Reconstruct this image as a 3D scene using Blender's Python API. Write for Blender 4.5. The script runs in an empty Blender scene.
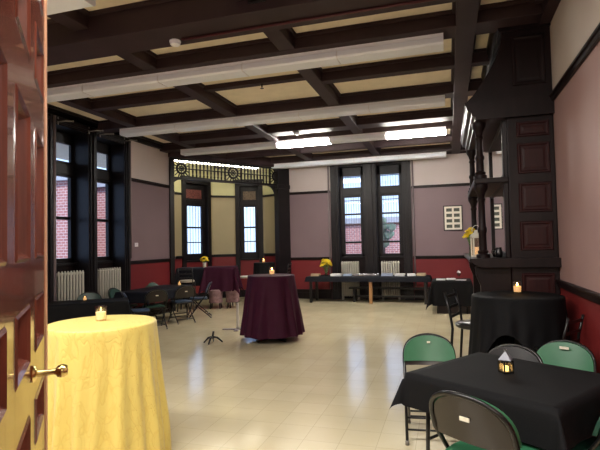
import bpy, bmesh, math, random
from mathutils import Vector, Matrix
random.seed(7)
PI = math.pi
SC = bpy.context.scene
COL = SC.collection

# ------------------------------------------------------------------ camera
H_EYE = 1.65
F_PX = 485.57
yaw, pit, rol = [math.radians(a) for a in (16.973, 2.177, -1.220)]
fw = Vector((-math.sin(yaw) * math.cos(pit), math.cos(yaw) * math.cos(pit), math.sin(pit)))
r0 = Vector((math.cos(yaw), math.sin(yaw), 0)); u0 = r0.cross(fw)
rt = r0 * math.cos(rol) + u0 * math.sin(rol); up = -r0 * math.sin(rol) + u0 * math.cos(rol)
cam_d = bpy.data.cameras.new('camera'); cam = bpy.data.objects.new('camera', cam_d); COL.objects.link(cam)
cam.matrix_world = Matrix(((rt.x, up.x, -fw.x, 0), (rt.y, up.y, -fw.y, 0), (rt.z, up.z, -fw.z, H_EYE), (0, 0, 0, 1)))
cam_d.sensor_width = 36; cam_d.lens = F_PX / 600 * 36; cam_d.clip_start = .02
SC.camera = cam

# ------------------------------------------------------------------ world, light, exposure
W = bpy.data.worlds.new('sky'); SC.world = W; W.use_nodes = True
wn = W.node_tree.nodes; wl = W.node_tree.links; wn.clear()
wo = wn.new('ShaderNodeOutputWorld'); wb = wn.new('ShaderNodeBackground'); wt = wn.new('ShaderNodeTexCoord')
ws = wn.new('ShaderNodeSeparateXYZ'); wr = wn.new('ShaderNodeValToRGB')
wr.color_ramp.elements[0].position = 0.0; wr.color_ramp.elements[0].color = (.50, .66, .94, 1)
wr.color_ramp.elements[1].position = .6; wr.color_ramp.elements[1].color = (.32, .54, 1.0, 1)
wl.new(wt.outputs['Generated'], ws.inputs[0]); wl.new(ws.outputs['Z'], wr.inputs[0])
wl.new(wr.outputs[0], wb.inputs['Color']); wl.new(wb.outputs[0], wo.inputs[0])
wb.inputs['Strength'].default_value = 1.0

def area(name, loc, target, size, power, color, sy=None):
    d = bpy.data.lights.new(name, 'AREA'); d.energy = power; d.color = color; d.size = size
    if sy: d.shape = 'RECTANGLE'; d.size_y = sy
    o = bpy.data.objects.new(name, d); COL.objects.link(o); o.location = loc
    o.rotation_euler = (Vector(target) - Vector(loc)).to_track_quat('-Z', 'Y').to_euler()
    return o
# ceiling lamps of the hall behind the open door, and an unseen fill light added over the near floor
area('hall_lamp', (.3, -1.6, 2.75), (-.6, 3.5, 1.6), 1.6, 28, (1, .90, .78), 1.2)
area('near_fill_light', (-2.6, 1.55, 3.85), (-2.6, 1.55, 0), 6.0, 150, (1, .96, .90), .25)  # fill light without a fixture, added to brighten the near tables and floor
sd = bpy.data.lights.new('sun', 'SUN'); sd.energy = 2.2; sd.angle = math.radians(8); sd.color = (1, .97, .94)
sun = bpy.data.objects.new('sun', sd); COL.objects.link(sun); sun.rotation_euler = Vector((-.55, .6, -.75)).to_track_quat('-Z', 'Y').to_euler()
TUBE = 40.0            # strength of the lit tubes
SC.view_settings.view_transform = 'Standard'; SC.view_settings.look = 'None'
SC.view_settings.exposure = 1.3; SC.view_settings.gamma = 1; SC.view_settings.use_curve_mapping = False
SC.cycles.use_denoising = True
SC.cycles.max_bounces = 8; SC.cycles.transparent_max_bounces = 16
SC.cycles.sample_clamp_indirect = 6

# ------------------------------------------------------------------ materials
def lin(c):
    return tuple((v / 255 / 12.92) if v / 255 <= .04045 else ((v / 255 + .055) / 1.055) ** 2.4 for v in c)
def mat(name, rgb, rough=.5, metal=0, var=0.0, scale=6, bump=0.0, bscale=40, spec=.5, emit=None, estr=0, stretch=None, coat=0):
    m = bpy.data.materials.new(name); m.use_nodes = True
    nt = m.node_tree; b = nt.nodes['Principled BSDF']
    c = lin(rgb)
    b.inputs['Base Color'].default_value = (*c, 1); b.inputs['Roughness'].default_value = rough
    b.inputs['Metallic'].default_value = metal; b.inputs['Specular IOR Level'].default_value = spec
    b.inputs['Coat Weight'].default_value = coat
    tc = nt.nodes.new('ShaderNodeTexCoord'); mp = nt.nodes.new('ShaderNodeMapping')
    nt.links.new(tc.outputs['Object'], mp.inputs[0])
    if stretch: mp.inputs['Scale'].default_value = stretch
    if var:
        n = nt.nodes.new('ShaderNodeTexNoise'); n.inputs['Scale'].default_value = scale; n.inputs['Detail'].default_value = 5
        r = nt.nodes.new('ShaderNodeValToRGB')
        r.color_ramp.elements[0].position = .3; r.color_ramp.elements[1].position = .7
        r.color_ramp.elements[0].color = (*[v * (1 - var) for v in c], 1); r.color_ramp.elements[1].color = (*[min(1, v * (1 + var)) for v in c], 1)
        nt.links.new(mp.outputs[0], n.inputs['Vector']); nt.links.new(n.outputs['Fac'], r.inputs[0]); nt.links.new(r.outputs[0], b.inputs['Base Color'])
    if bump:
        n2 = nt.nodes.new('ShaderNodeTexNoise'); n2.inputs['Scale'].default_value = bscale; n2.inputs['Detail'].default_value = 3
        bp = nt.nodes.new('ShaderNodeBump'); bp.inputs['Strength'].default_value = bump; bp.inputs['Distance'].default_value = .01
        nt.links.new(mp.outputs[0], n2.inputs['Vector']); nt.links.new(n2.outputs['Fac'], bp.inputs['Height']); nt.links.new(bp.outputs[0], b.inputs['Normal'])
    if emit:
        b.inputs['Emission Color'].default_value = (*lin(emit), 1); b.inputs['Emission Strength'].default_value = estr
    return m
def clear(name, tint=(1, 1, 1), gloss=.08, rough=.02):
    m = bpy.data.materials.new(name); m.use_nodes = True; nt = m.node_tree; nt.nodes.clear()
    o = nt.nodes.new('ShaderNodeOutputMaterial'); t = nt.nodes.new('ShaderNodeBsdfTransparent'); g = nt.nodes.new('ShaderNodeBsdfGlossy')
    x = nt.nodes.new('ShaderNodeMixShader'); x.inputs[0].default_value = gloss
    t.inputs['Color'].default_value = (*tint, 1); g.inputs['Roughness'].default_value = rough
    nt.links.new(t.outputs[0], x.inputs[1]); nt.links.new(g.outputs[0], x.inputs[2]); nt.links.new(x.outputs[0], o.inputs[0])
    return m
def banded(name, bands, rough=.55):
    """paint that changes colour at the heights of the rails: [(z_from, rgb), ...]"""
    m = bpy.data.materials.new(name); m.use_nodes = True; nt = m.node_tree; b = nt.nodes['Principled BSDF']
    b.inputs['Roughness'].default_value = rough
    g = nt.nodes.new('ShaderNodeNewGeometry'); s = nt.nodes.new('ShaderNodeSeparateXYZ'); d = nt.nodes.new('ShaderNodeMath'); d.operation = 'DIVIDE'
    d.inputs[1].default_value = 5.0
    r = nt.nodes.new('ShaderNodeValToRGB'); r.color_ramp.interpolation = 'CONSTANT'
    nt.links.new(g.outputs['Position'], s.inputs[0]); nt.links.new(s.outputs['Z'], d.inputs[0]); nt.links.new(d.outputs[0], r.inputs[0])
    e = r.color_ramp.elements
    e[0].position = 0; e[0].color = (*lin(bands[0][1]), 1); e[1].position = bands[1][0] / 5; e[1].color = (*lin(bands[1][1]), 1)
    for z, c in bands[2:]:
        n = e.new(z / 5); n.color = (*lin(c), 1)
    n = nt.nodes.new('ShaderNodeTexNoise'); n.inputs['Scale'].default_value = 1.3; n.inputs['Detail'].default_value = 4
    mx = nt.nodes.new('ShaderNodeMix'); mx.data_type = 'RGBA'; mx.blend_type = 'MULTIPLY'; mx.inputs[0].default_value = .18
    nt.links.new(g.outputs['Position'], n.inputs['Vector']); nt.links.new(r.outputs[0], mx.inputs[6]); nt.links.new(n.outputs['Fac'], mx.inputs[7])
    nt.links.new(mx.outputs[2], b.inputs['Base Color'])
    return m

M = {}
M['wood'] = mat('dark_stained_wood', (25, 14, 15), .42, spec=.22, var=.3, scale=5, stretch=(3, 3, .5), bump=.1, bscale=30)
M['wood_red'] = mat('dark_red_stained_wood', (44, 16, 17), .42, spec=.22, var=.25, scale=5, stretch=(4, 4, .6))
M['beam'] = mat('dark_stained_beam_wood', (50, 36, 39), .55, spec=.25, var=.2, scale=3, bump=.06, bscale=20)
M['casing'] = mat('blackened_window_wood', (22, 18, 21), .42, spec=.3, var=.2)
M['plaster'] = mat('cream_ceiling_plaster', (234, 222, 198), .85, var=.05, bump=.1)
M['wall'] = banded('mauve_wall_paint', [(0, (116, 26, 32)), (1.19, (124, 104, 110)), (3.17, (200, 188, 186))])
M['wall_l'] = banded('mauve_wall_paint_window_side', [(0, (116, 26, 32)), (1.30, (124, 104, 110)), (3.17, (200, 188, 186))])
M['wall_r'] = banded('rose_wall_paint', [(0, (128, 34, 34)), (1.17, (172, 140, 135)), (3.17, (214, 202, 192))])
M['wall_b'] = banded('tan_bay_paint', [(0, (116, 26, 30)), (1.33, (164, 150, 118)), (3.18, (214, 210, 162))])
M['door'] = mat('varnished_red_brown_door', (98, 50, 38), .2, var=.3, scale=4, stretch=(5, 5, .7), bump=.08, bscale=25, coat=.3)
M['door_edge'] = mat('lit_pale_door_edge', (190, 140, 105), .5, var=.2)  # pale tone stands in for light caught on the rounded edge
M['brass'] = mat('polished_brass', (225, 200, 130), .18, 1)
M['white_metal'] = mat('white_enamel', (230, 232, 240), .35, var=.03)
M['lens'] = mat('white_acrylic_lens', (238, 244, 255), .3)
M['tube'] = mat('lit_acrylic_lens', (255, 252, 245), .3, emit=(255, 250, 240), estr=TUBE)
M['tube_bay'] = mat('lit_strip_lens', (255, 252, 235), .3, emit=(255, 248, 225), estr=8)
M['rad'] = mat('cream_radiator_paint', (196, 192, 180), .45, var=.08)
M['pipe'] = mat('grey_painted_pipe', (120, 108, 112), .45)
M['bracket'] = mat('grey_metal_bracket', (150, 145, 140), .4, .3)
M['black_cloth'] = mat('black_polyester_cloth', (15, 15, 17), .75, spec=.15, var=.08, bump=.15, bscale=120)
M['navy_cloth'] = mat('navy_black_cloth', (17, 19, 28), .65, spec=.2, var=.1, bump=.1, bscale=80)
M['burg_cloth'] = mat('burgundy_cloth', (54, 15, 36), .65, spec=.15, var=.12, scale=8)
M['dark_metal'] = mat('dark_brown_painted_steel', (40, 34, 32), .28, .2)
M['black_metal'] = mat('black_painted_steel', (18, 18, 19), .3, .1)
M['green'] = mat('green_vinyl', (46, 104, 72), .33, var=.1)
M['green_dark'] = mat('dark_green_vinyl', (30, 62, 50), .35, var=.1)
M['blue_dark'] = mat('blue_grey_lit_vinyl', (58, 76, 100), .35, var=.1)  # on two chairs this blue stands in for light on glossy backs
M['black_vinyl'] = mat('black_vinyl', (15, 15, 16), .3)
M['pale_vinyl'] = mat('pale_grey_and_sheen', (188, 180, 172), .35)  # on the stool seats this pale tone stands in for reflected light
M['rubber'] = mat('grey_rubber', (120, 115, 108), .7)
M['label'] = mat('white_sticker', (225, 220, 200), .5, var=.1, scale=60)
M['wax'] = mat('white_glowing_wax', (240, 232, 215), .5, emit=(255, 190, 110), estr=.35)  # faint emission stands in for flame light inside the wax
M['flame'] = mat('candle_flame', (255, 210, 120), .5, emit=(255, 190, 90), estr=25)
M['flame_low'] = mat('low_candle_flame', (255, 215, 150), .5, emit=(255, 200, 120), estr=3)
M['glass'] = clear('candle_glass', (.95, .92, .88), .16)
M['pane'] = clear('window_glass', (.95, .97, 1), .05)
M['frost'] = clear('clear_vase_glass', (.85, .92, .85), .12)
M['oak'] = mat('tan_table_leg_wood', (150, 110, 68), .5, var=.15, stretch=(4, 4, .5))
M['paper'] = mat('white_paper', (225, 225, 228), .7)
M['paper_blue'] = mat('pale_blue_paper', (170, 182, 205), .7)
M['paper_tan'] = mat('tan_card', (190, 170, 140), .7)
M['silver'] = mat('silver_metal', (190, 192, 196), .25, .9)
M['grey_roof'] = mat('dull_grey_metal', (128, 130, 138), .5, .3)
M['yellow'] = mat('yellow_petals', (235, 205, 40), .6, var=.15, scale=30)
M['leaf'] = mat('green_leaves', (70, 110, 45), .6, var=.2, scale=20)
M['mirror'] = mat('mirror_glass', (225, 225, 225), .02, 1)
M['white_lantern'] = mat('white_lantern_paint', (215, 212, 200), .45)
M['black_china'] = mat('black_glazed_china', (18, 17, 18), .25)
M['pink_smear'] = mat('grey_pink_smear', (128, 98, 100), .8, var=.3, scale=14)
M['frame_black'] = mat('black_picture_frame', (22, 22, 24), .4)
M['mat_board'] = mat('cream_mat_board', (226, 222, 208), .7)
M['photo'] = mat('dark_small_photographs', (74, 80, 70), .5, var=.6, scale=22)
M['brick'] = None
M['trunk'] = mat('bark', (90, 75, 65), .9, var=.2)
M['crown'] = mat('grey_green_leaves', (92, 112, 92), .8, var=.45, scale=3)
M['tarmac'] = mat('grey_pavement', (165, 165, 168), .9, var=.1)
M['stain_red'] = mat('red_stained_glass', (112, 62, 58), .4, var=.7, scale=34)
M['stain_amber'] = mat('amber_stained_glass', (104, 84, 62), .4, var=.7, scale=34)
def brick_mat():
    m = bpy.data.materials.new('red_brick'); m.use_nodes = True; nt = m.node_tree; b = nt.nodes['Principled BSDF']; b.inputs['Roughness'].default_value = .85
    tc = nt.nodes.new('ShaderNodeTexCoord'); mp = nt.nodes.new('ShaderNodeMapping'); mp.inputs['Rotation'].default_value = (PI / 2, 0, 0)
    t = nt.nodes.new('ShaderNodeTexBrick'); t.inputs['Scale'].default_value = 2.2
    t.inputs['Color1'].default_value = (*lin((178, 118, 108)), 1); t.inputs['Color2'].default_value = (*lin((160, 104, 98)), 1); t.inputs['Mortar'].default_value = (*lin((214, 190, 184)), 1)
    nt.links.new(tc.outputs['Object'], mp.inputs[0]); nt.links.new(mp.outputs[0], t.inputs['Vector']); nt.links.new(t.outputs['Color'], b.inputs['Base Color'])
    return m
M['brick'] = brick_mat()
def floor_mat():
    m = bpy.data.materials.new('cream_vinyl_tile'); m.use_nodes = True; nt = m.node_tree; b = nt.nodes['Principled BSDF']
    b.inputs['Roughness'].default_value = .2; b.inputs['Coat Weight'].default_value = .25; b.inputs['Coat Roughness'].default_value = .08
    g = nt.nodes.new('ShaderNodeNewGeometry')
    t = nt.nodes.new('ShaderNodeTexBrick'); t.offset = 0; t.squash = 1
    t.inputs['Scale'].default_value = 1.0; t.inputs['Brick Width'].default_value = .305; t.inputs['Row Height'].default_value = .305
    t.inputs['Mortar Size'].default_value = .0022; t.inputs['Bias'].default_value = 0
    t.inputs['Color1'].default_value = (*lin((224, 212, 178)), 1); t.inputs['Color2'].default_value = (*lin((218, 205, 170)), 1); t.inputs['Mortar'].default_value = (*lin((196, 182, 150)), 1)
    n = nt.nodes.new('ShaderNodeTexNoise'); n.inputs['Scale'].default_value = 1.6; n.inputs['Detail'].default_value = 6
    mx = nt.nodes.new('ShaderNodeMix'); mx.data_type = 'RGBA'; mx.blend_type = 'MULTIPLY'; mx.inputs[0].default_value = .22
    nt.links.new(g.outputs['Position'], t.inputs['Vector']); nt.links.new(g.outputs['Position'], n.inputs['Vector'])
    nt.links.new(t.outputs['Color'], mx.inputs[6]); nt.links.new(n.outputs['Fac'], mx.inputs[7]); nt.links.new(mx.outputs[2], b.inputs['Base Color'])
    n2 = nt.nodes.new('ShaderNodeTexNoise'); n2.inputs['Scale'].default_value = 5; n2.inputs['Detail'].default_value = 2
    bp = nt.nodes.new('ShaderNodeBump'); bp.inputs['Strength'].default_value = .09; bp.inputs['Distance'].default_value = .02
    nt.links.new(g.outputs['Position'], n2.inputs['Vector']); nt.links.new(n2.outputs['Fac'], bp.inputs['Height']); nt.links.new(bp.outputs[0], b.inputs['Normal'])
    rr = nt.nodes.new('ShaderNodeMapRange'); rr.inputs['To Min'].default_value = .09; rr.inputs['To Max'].default_value = .24
    nt.links.new(n.outputs['Fac'], rr.inputs[0]); nt.links.new(rr.outputs[0], b.inputs['Roughness'])
    return m
M['floor'] = floor_mat()
def yellow_mat():
    m = mat('yellow_crinkled_cloth', (226, 196, 92), .5); nt = m.node_tree; b = nt.nodes['Principled BSDF']
    tc = nt.nodes.new('ShaderNodeTexCoord')
    v = nt.nodes.new('ShaderNodeTexNoise'); v.inputs['Scale'].default_value = 7.5; v.inputs['Detail'].default_value = 1.5; v.inputs['Distortion'].default_value = .6
    r = nt.nodes.new('ShaderNodeValToRGB'); e = r.color_ramp.elements
    e[0].position = .47; e[0].color = (1, 1, 1, 1); e[1].position = .53; e[1].color = (1, 1, 1, 1); x = e.new(.5); x.color = (.0, .0, .0, 1)
    w = nt.nodes.new('ShaderNodeTexNoise'); w.inputs['Scale'].default_value = 9; w.inputs['Detail'].default_value = 1; w.inputs['Distortion'].default_value = .4
    r2 = nt.nodes.new('ShaderNodeValToRGB'); e = r2.color_ramp.elements
    e[0].position = .465; e[0].color = (1, 1, 1, 1); e[1].position = .535; e[1].color = (1, 1, 1, 1); x = e.new(.5); x.color = (.2, .2, .2, 1)
    mu = nt.nodes.new('ShaderNodeMath'); mu.operation = 'MULTIPLY'
    mp = nt.nodes.new('ShaderNodeMapping'); mp.inputs['Scale'].default_value = (1.6, 1.6, .7)
    nt.links.new(tc.outputs['Object'], mp.inputs[0])
    nt.links.new(mp.outputs[0], v.inputs['Vector']); nt.links.new(mp.outputs[0], w.inputs['Vector'])
    nt.links.new(v.outputs['Fac'], r.inputs[0]); nt.links.new(w.outputs['Fac'], r2.inputs[0])
    nt.links.new(r.outputs[0], mu.inputs[0]); nt.links.new(r2.outputs[0], mu.inputs[1])
    mx = nt.nodes.new('ShaderNodeMix'); mx.data_type = 'RGBA'
    mx.inputs[6].default_value = (*lin((220, 194, 98)), 1); mx.inputs[7].default_value = (*lin((226, 204, 110)), 1)
    nt.links.new(mu.outputs[0], mx.inputs[0]); nt.links.new(mx.outputs[2], b.inputs['Base Color'])
    bp = nt.nodes.new('ShaderNodeBump'); bp.inputs['Strength'].default_value = .35; bp.inputs['Distance'].default_value = .006
    nt.links.new(mu.outputs[0], bp.inputs['Height']); nt.links.new(bp.outputs[0], b.inputs['Normal'])
    b.inputs['Sheen Weight'].default_value = .2
    return m
M['yellow_cloth'] = yellow_mat()

# ------------------------------------------------------------------ mesh helpers
class MB:
    def __init__(s): s.bm = bmesh.new()
    def box(s, x0, x1, y0, y1, z0, z1, mx=None):
        vs = [s.bm.verts.new(Vector(p) if mx is None else mx @ Vector(p)) for p in
              ((x0, y0, z0), (x1, y0, z0), (x1, y1, z0), (x0, y1, z0), (x0, y0, z1), (x1, y0, z1), (x1, y1, z1), (x0, y1, z1))]
        for f in ((3, 2, 1, 0), (4, 5, 6, 7), (0, 1, 5, 4), (1, 2, 6, 5), (2, 3, 7, 6), (3, 0, 4, 7)):
            s.bm.faces.new([vs[i] for i in f])
        return s
    def bar(s, a, b, w, h=None, ref=(0, 0, 1)):
        a, b = Vector(a), Vector(b); d = (b - a).normalized(); r = Vector(ref)
        if abs(d.dot(r)) > .95: r = Vector((0, 1, 0))
        x = d.cross(r).normalized(); y = x.cross(d); h = h or w
        rings = [[s.bm.verts.new(p + x * i * w / 2 + y * j * h / 2) for i, j in ((-1, -1), (1, -1), (1, 1), (-1, 1))] for p in (a, b)]
        for k in range(4): s.bm.faces.new((rings[0][k], rings[0][(k + 1) % 4], rings[1][(k + 1) % 4], rings[1][k]))
        s.bm.faces.new(rings[0][::-1]); s.bm.faces.new(rings[1])
        return s
    def tube(s, pts, r, seg=10, closed=False, caps=True):
        pts = [Vector(p) for p in pts]; n = len(pts); rings = []; prev = None
        for i, p in enumerate(pts):
            if closed: t = (pts[(i + 1) % n] - pts[i - 1]).normalized()
            else: t = (pts[min(i + 1, n - 1)] - pts[max(i - 1, 0)]).normalized()
            if prev is None:
                x = t.cross(Vector((0, 0, 1)));
                if x.length < .05: x = t.cross(Vector((0, 1, 0)))
                x.normalize()
            else:
                x = prev - t * prev.dot(t); x.normalize()
            prev = x; y = t.cross(x); rr = r[i] if isinstance(r, (list, tuple)) else r
            rings.append([s.bm.verts.new(p + (x * math.cos(2 * PI * k / seg) + y * math.sin(2 * PI * k / seg)) * rr) for k in range(seg)])
        m = n if closed else n - 1
        for i in range(m):
            a, b = rings[i], rings[(i + 1) % n]
            for k in range(seg): s.bm.faces.new((a[k], a[(k + 1) % seg], b[(k + 1) % seg], b[k]))
        if caps and not closed: s.bm.faces.new(rings[0][::-1]); s.bm.faces.new(rings[-1])
        return s
    def lathe(s, prof, c=(0, 0, 0), seg=24, sx=1, sy=1, cap=True):
        c = Vector(c); rings = []
        for r, z in prof:
            if r < 1e-5: rings.append([s.bm.verts.new(c + Vector((0, 0, z)))])
            else: rings.append([s.bm.verts.new(c + Vector((r * sx * math.cos(2 * PI * k / seg), r * sy * math.sin(2 * PI * k / seg), z))) for k in range(seg)])
        for a, b in zip(rings, rings[1:]):
            for k in range(seg):
                k2 = (k + 1) % seg
                if len(a) == 1 and len(b) == 1: continue
                if len(a) == 1: s.bm.faces.new((a[0], b[k2], b[k]))
                elif len(b) == 1: s.bm.faces.new((a[k], a[k2], b[0]))
                else: s.bm.faces.new((a[k], a[k2], b[k2], b[k]))
        if cap:
            if len(rings[0]) > 1: s.bm.faces.new(rings[0][::-1])
            if len(rings[-1]) > 1: s.bm.faces.new(rings[-1])
        return s
    def prism(s, poly, a0, a1, axis='y'):
        """polygon in the plane across axis; extruded a0..a1"""
        def P(u, v, a): return {'y': (u, a, v), 'x': (a, u, v), 'z': (u, v, a)}[axis]
        n = len(poly); A = [s.bm.verts.new(P(u, v, a0)) for u, v in poly]; B = [s.bm.verts.new(P(u, v, a1)) for u, v in poly]
        for i in range(n): s.bm.faces.new((A[i], A[(i + 1) % n], B[(i + 1) % n], B[i]))
        s.bm.faces.new(A[::-1]); s.bm.faces.new(B)
        return s
    def blob(s, c, rx, ry=None, rz=None, sub=2, mx=None):
        ry = ry or rx; rz = rz or rx
        m = Matrix.Translation(c) @ (mx or Matrix()) @ Matrix.Diagonal((rx, ry, rz, 1))
        bmesh.ops.create_icosphere(s.bm, subdivisions=sub, radius=1, matrix=m)
        return s
    def raised(s, mx, x0, x1, z0, z1, d=.03, b=.04, field=.6):
        """a panel with a moulded border on the local plane y=0, its face towards -y"""
        def q(o, i, yo, yi):
            for k in range(4):
                k2 = (k + 1) % 4
                s.bm.faces.new([s.bm.verts.new(mx @ Vector(p)) for p in ((*o[k], yo), (*o[k2], yo), (*i[k2], yi), (*i[k], yi))])
        def rect(e): return [(x0 + e, z0 + e), (x1 - e, z0 + e), (x1 - e, z1 - e), (x0 + e, z1 - e)]
        def V(r, y): return [(a, y, c) for a, c in r]
        levels = [(0, 0), (b * .25, -d), (b * .6, -d), (b, -.004), (b * 1.5, -.004), (b * 2, -d * field)]
        for (e0, y0), (e1, y1) in zip(levels, levels[1:]):
            a, c = V(rect(e0), y0), V(rect(e1), y1)
            va = [s.bm.verts.new(mx @ Vector(p)) for p in a]; vc = [s.bm.verts.new(mx @ Vector(p)) for p in c]
            for k in range(4): s.bm.faces.new((va[k], va[(k + 1) % 4], vc[(k + 1) % 4], vc[k]))
        s.bm.faces.new([s.bm.verts.new(mx @ Vector(p)) for p in V(rect(levels[-1][0]), levels[-1][1])])
        return s
    def build(s, name, m, parent=None, smooth=False, bevel=0, kind=None, loc=None, solid=0, label=None, autosmooth=None):
        bmesh.ops.remove_doubles(s.bm, verts=s.bm.verts, dist=1e-6)
        bmesh.ops.recalc_face_normals(s.bm, faces=s.bm.faces)
        me = bpy.data.meshes.new(name); s.bm.to_mesh(me); s.bm.free()
        if smooth:
            me.polygons.foreach_set('use_smooth', [True] * len(me.polygons))
            if autosmooth:
                me.set_sharp_from_angle(angle=math.radians(autosmooth))
        me.materials.append(m)
        o = bpy.data.objects.new(name, me); COL.objects.link(o)
        if parent: o.parent = parent
        if loc: o.location = loc
        if kind: o['kind'] = kind
        if label: o['label'] = label
        if bevel:
            b = o.modifiers.new('edge', 'BEVEL'); b.width = bevel; b.segments = 2; b.limit_method = 'ANGLE'; b.angle_limit = math.radians(40)
        if solid:
            k = o.modifiers.new('thickness', 'SOLIDIFY'); k.thickness = solid; k.offset = -1
        return o
def tag(o, label, cat, group=None, kind=None):
    o['label'] = label; o['category'] = cat
    if group: o['group'] = group
    if kind: o['kind'] = kind
    return o
def empty(name, loc=(0, 0, 0), rz=0, kind=None, parent=None):
    o = bpy.data.objects.new(name, None); COL.objects.link(o); o.location = loc; o.rotation_euler = (0, 0, rz); o.empty_display_size = .1
    if kind: o['kind'] = kind
    if parent: o.parent = parent
    return o
def thing(name, label, cat, loc=(0, 0, 0), rz=0, group=None):
    return tag(empty(name, loc, rz), label, cat, group)
def dup(root, loc=None, rz=None, label=None, group=None, parent=None):
    r = root.copy(); COL.objects.link(r)
    if parent: r.parent = parent
    if loc is not None: r.location = loc
    if rz is not None: r.rotation_euler = (0, 0, rz)
    if label: r['label'] = label
    if group: r['group'] = group
    for ch in list(root.children): dup(ch, parent=r)
    return r
def face(dx, dy): return math.atan2(-dx, dy)

# ------------------------------------------------------------------ setting
XL, XR, YF, HC, HB = -6.8, 1.14, 14.0, 4.2, 4.02
A2, B2 = Vector((-6.8, 10.9)), Vector((-4.66, 14.0))
MB().box(-10.5, XR + 1.2, -4, 17, -.1, 0).build('floor', M['floor'], kind='structure')
MB().box(-10.5, XR + 1.2, -4, 17, HC, HC + .15).build('ceiling', M['plaster'], kind='structure')

def wall(name, p0, p1, thick, openings, m, z1=HC, cap0=0, cap1=0):
    """p0->p1 runs left to right as seen from inside; local x along, local y outwards"""
    p0, p1 = Vector(p0), Vector(p1); L = (p1 - p0).length; a = math.atan2((p1 - p0).y, (p1 - p0).x)
    b = MB(); x = -cap0
    for (x0, x1, z0, zt) in sorted(openings):
        b.box(x, x0, 0, thick, 0, z1); b.box(x0, x1, 0, thick, zt, z1)
        if z0 > 0: b.box(x0, x1, 0, thick, 0, z0)
        x = x1
    b.box(x, L + cap1, 0, thick, 0, z1)
    o = b.build(name, m, kind='structure'); o.location = (p0.x, p0.y, 0); o.rotation_euler = (0, 0, a)
    return o, L, a
def strip(name, p0, p1, z0, z1, d, m, spans=None, lip=True):
    """a rail or skirting along a wall, standing d proud of it"""
    p0, p1 = Vector(p0), Vector(p1); L = (p1 - p0).length; a = math.atan2((p1 - p0).y, (p1 - p0).x); b = MB()
    for x0, x1 in (spans or [(0, L)]):
        b.box(x0, x1, -d, 0, z0, z1)
        if lip: b.box(x0, x1, -d * 1.6, 0, z1 - (z1 - z0) * .35, z1 + .004)
    o = b.build(name, m, kind='structure', bevel=.006); o.location = (p0.x, p0.y, 0); o.rotation_euler = (0, 0, a)
    return o
# left wall: local x = Y - .2
wl_op = [(7.04 - .2, 7.97 - .2, 0, 3.95), (8.15 - .2, 9.08 - .2, 0, 3.95)]
wall('wall_left', (XL, .2), (XL, 10.9), .45, wl_op, M['wall_l'])
wf_op = [(-3.08 + 4.66, -2.31 + 4.66, 0, 3.9), (-1.97 + 4.66, -1.20 + 4.66, 0, 3.9)]
wall('wall_far', (-4.66, YF), (XR, YF), .4, wf_op, M['wall'], cap1=.3)
wall('wall_right', (XR, YF), (XR, .2), .25, [], M['wall_r'])
wall('wall_near', (XR, .22), (XL, .22), .2, [(XR - 1.0, XR + .80, 0, 2.95)], M['wall'], cap0=.9)
# unseen walls of the hall behind the open door, added to block the sun
wall('wall_hall_right', (XR + .9, .22), (XR + .9, -3.6), .25, [], M['wall'])
wall('wall_hall_back', (XR + .9, -3.6), (-4.0, -3.6), .25, [], M['wall'])
wall('wall_hall_left', (-4.0, -3.6), (-4.0, .02), .25, [], M['wall'])
# bay
BV = [(-6.8, 10.9), (-7.56, 12.33), (-7.04, 13.74), (-6.52, 14.16), (-5.58, 14.45), (-4.66, 14.0)]
BV = [Vector(p) for p in BV]
def wx(i): return (BV[i + 1] - BV[i]).length
bay_win = {}
for i, nm in enumerate(['bay_left', 'bay_window_side', 'bay_middle', 'bay_window_far', 'bay_right']):
    L = wx(i); op = []
    if i == 1: op = [(L / 2 - .36, L / 2 + .52, 1.2, 3.55)]
    if i == 3: op = [(L / 2 - .32, L / 2 + .32, 1.2, 3.55)]
    o, L, a = wall('wall_' + nm, BV[i], BV[i + 1], .3, op, M['wall_b'], cap0=.0 if i else 0)
    if op: bay_win[i] = (BV[i], a, op[0])
    sp = [(0, L)] if not op else [(0, op[0][0]), (op[0][1], L)]
    strip('trim_%d' % (20 + i), BV[i], BV[i + 1], 1.28, 1.36, .03, M['casing'], sp)
    strip('trim_%d' % (30 + i), BV[i], BV[i + 1], 3.15, 3.21, .025, M['casing'], sp)
    strip('baseboard_%s' % nm, BV[i], BV[i + 1], 0, .22, .025, M['casing'])
# rails and skirtings
strip('trim_1', (-4.66, YF), (XR, YF), 1.15, 1.23, .03, M['wood'], [(0, 1.33), (3.70, 5.8)])
strip('trim_2', (-4.66, YF), (XR, YF), 3.13, 3.20, .03, M['wood'], [(0, 1.33), (3.70, 5.8)])
strip('baseboard_far', (-4.66, YF), (XR, YF), 0, .28, .03, M['wood'], [(0, 1.33), (3.70, 5.8)])
RR = YF - .2
strip('trim_3', (XR, YF), (XR, .2), 1.12, 1.20, .03, M['wood'], [(0, YF - 7.9), (YF - 5.85, 13.6)])
strip('trim_4', (XR, YF), (XR, .2), 3.13, 3.20, .03, M['wood'], [(0, YF - 7.9), (YF - 5.85, 13.6)])
strip('baseboard_right', (XR, YF), (XR, .2), 0, .28, .03, M['wood'], [(0, YF - 7.9), (YF - 5.85, 13.6)])
strip('trim_5', (XL, .2), (XL, 10.9), 1.26, 1.34, .03, M['wood'], [(0, 6.6), (9.0, 10.7)])
strip('trim_6', (XL, .2), (XL, 10.9), 3.13, 3.20, .03, M['wood'], [(0, 6.6), (9.0, 10.7)])
strip('baseboard_left', (XL, .2), (XL, 10.9), 0, .28, .03, M['wood'], [(0, 6.6), (9.0, 10.7)])
strip('trim_7', (-4.66, YF), (XR, YF), 4.03, 4.2, .08, M['beam'])
strip('trim_8', (XL, .2), (XL, 10.9), 4.06, 4.2, .09, M['casing'])
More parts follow.
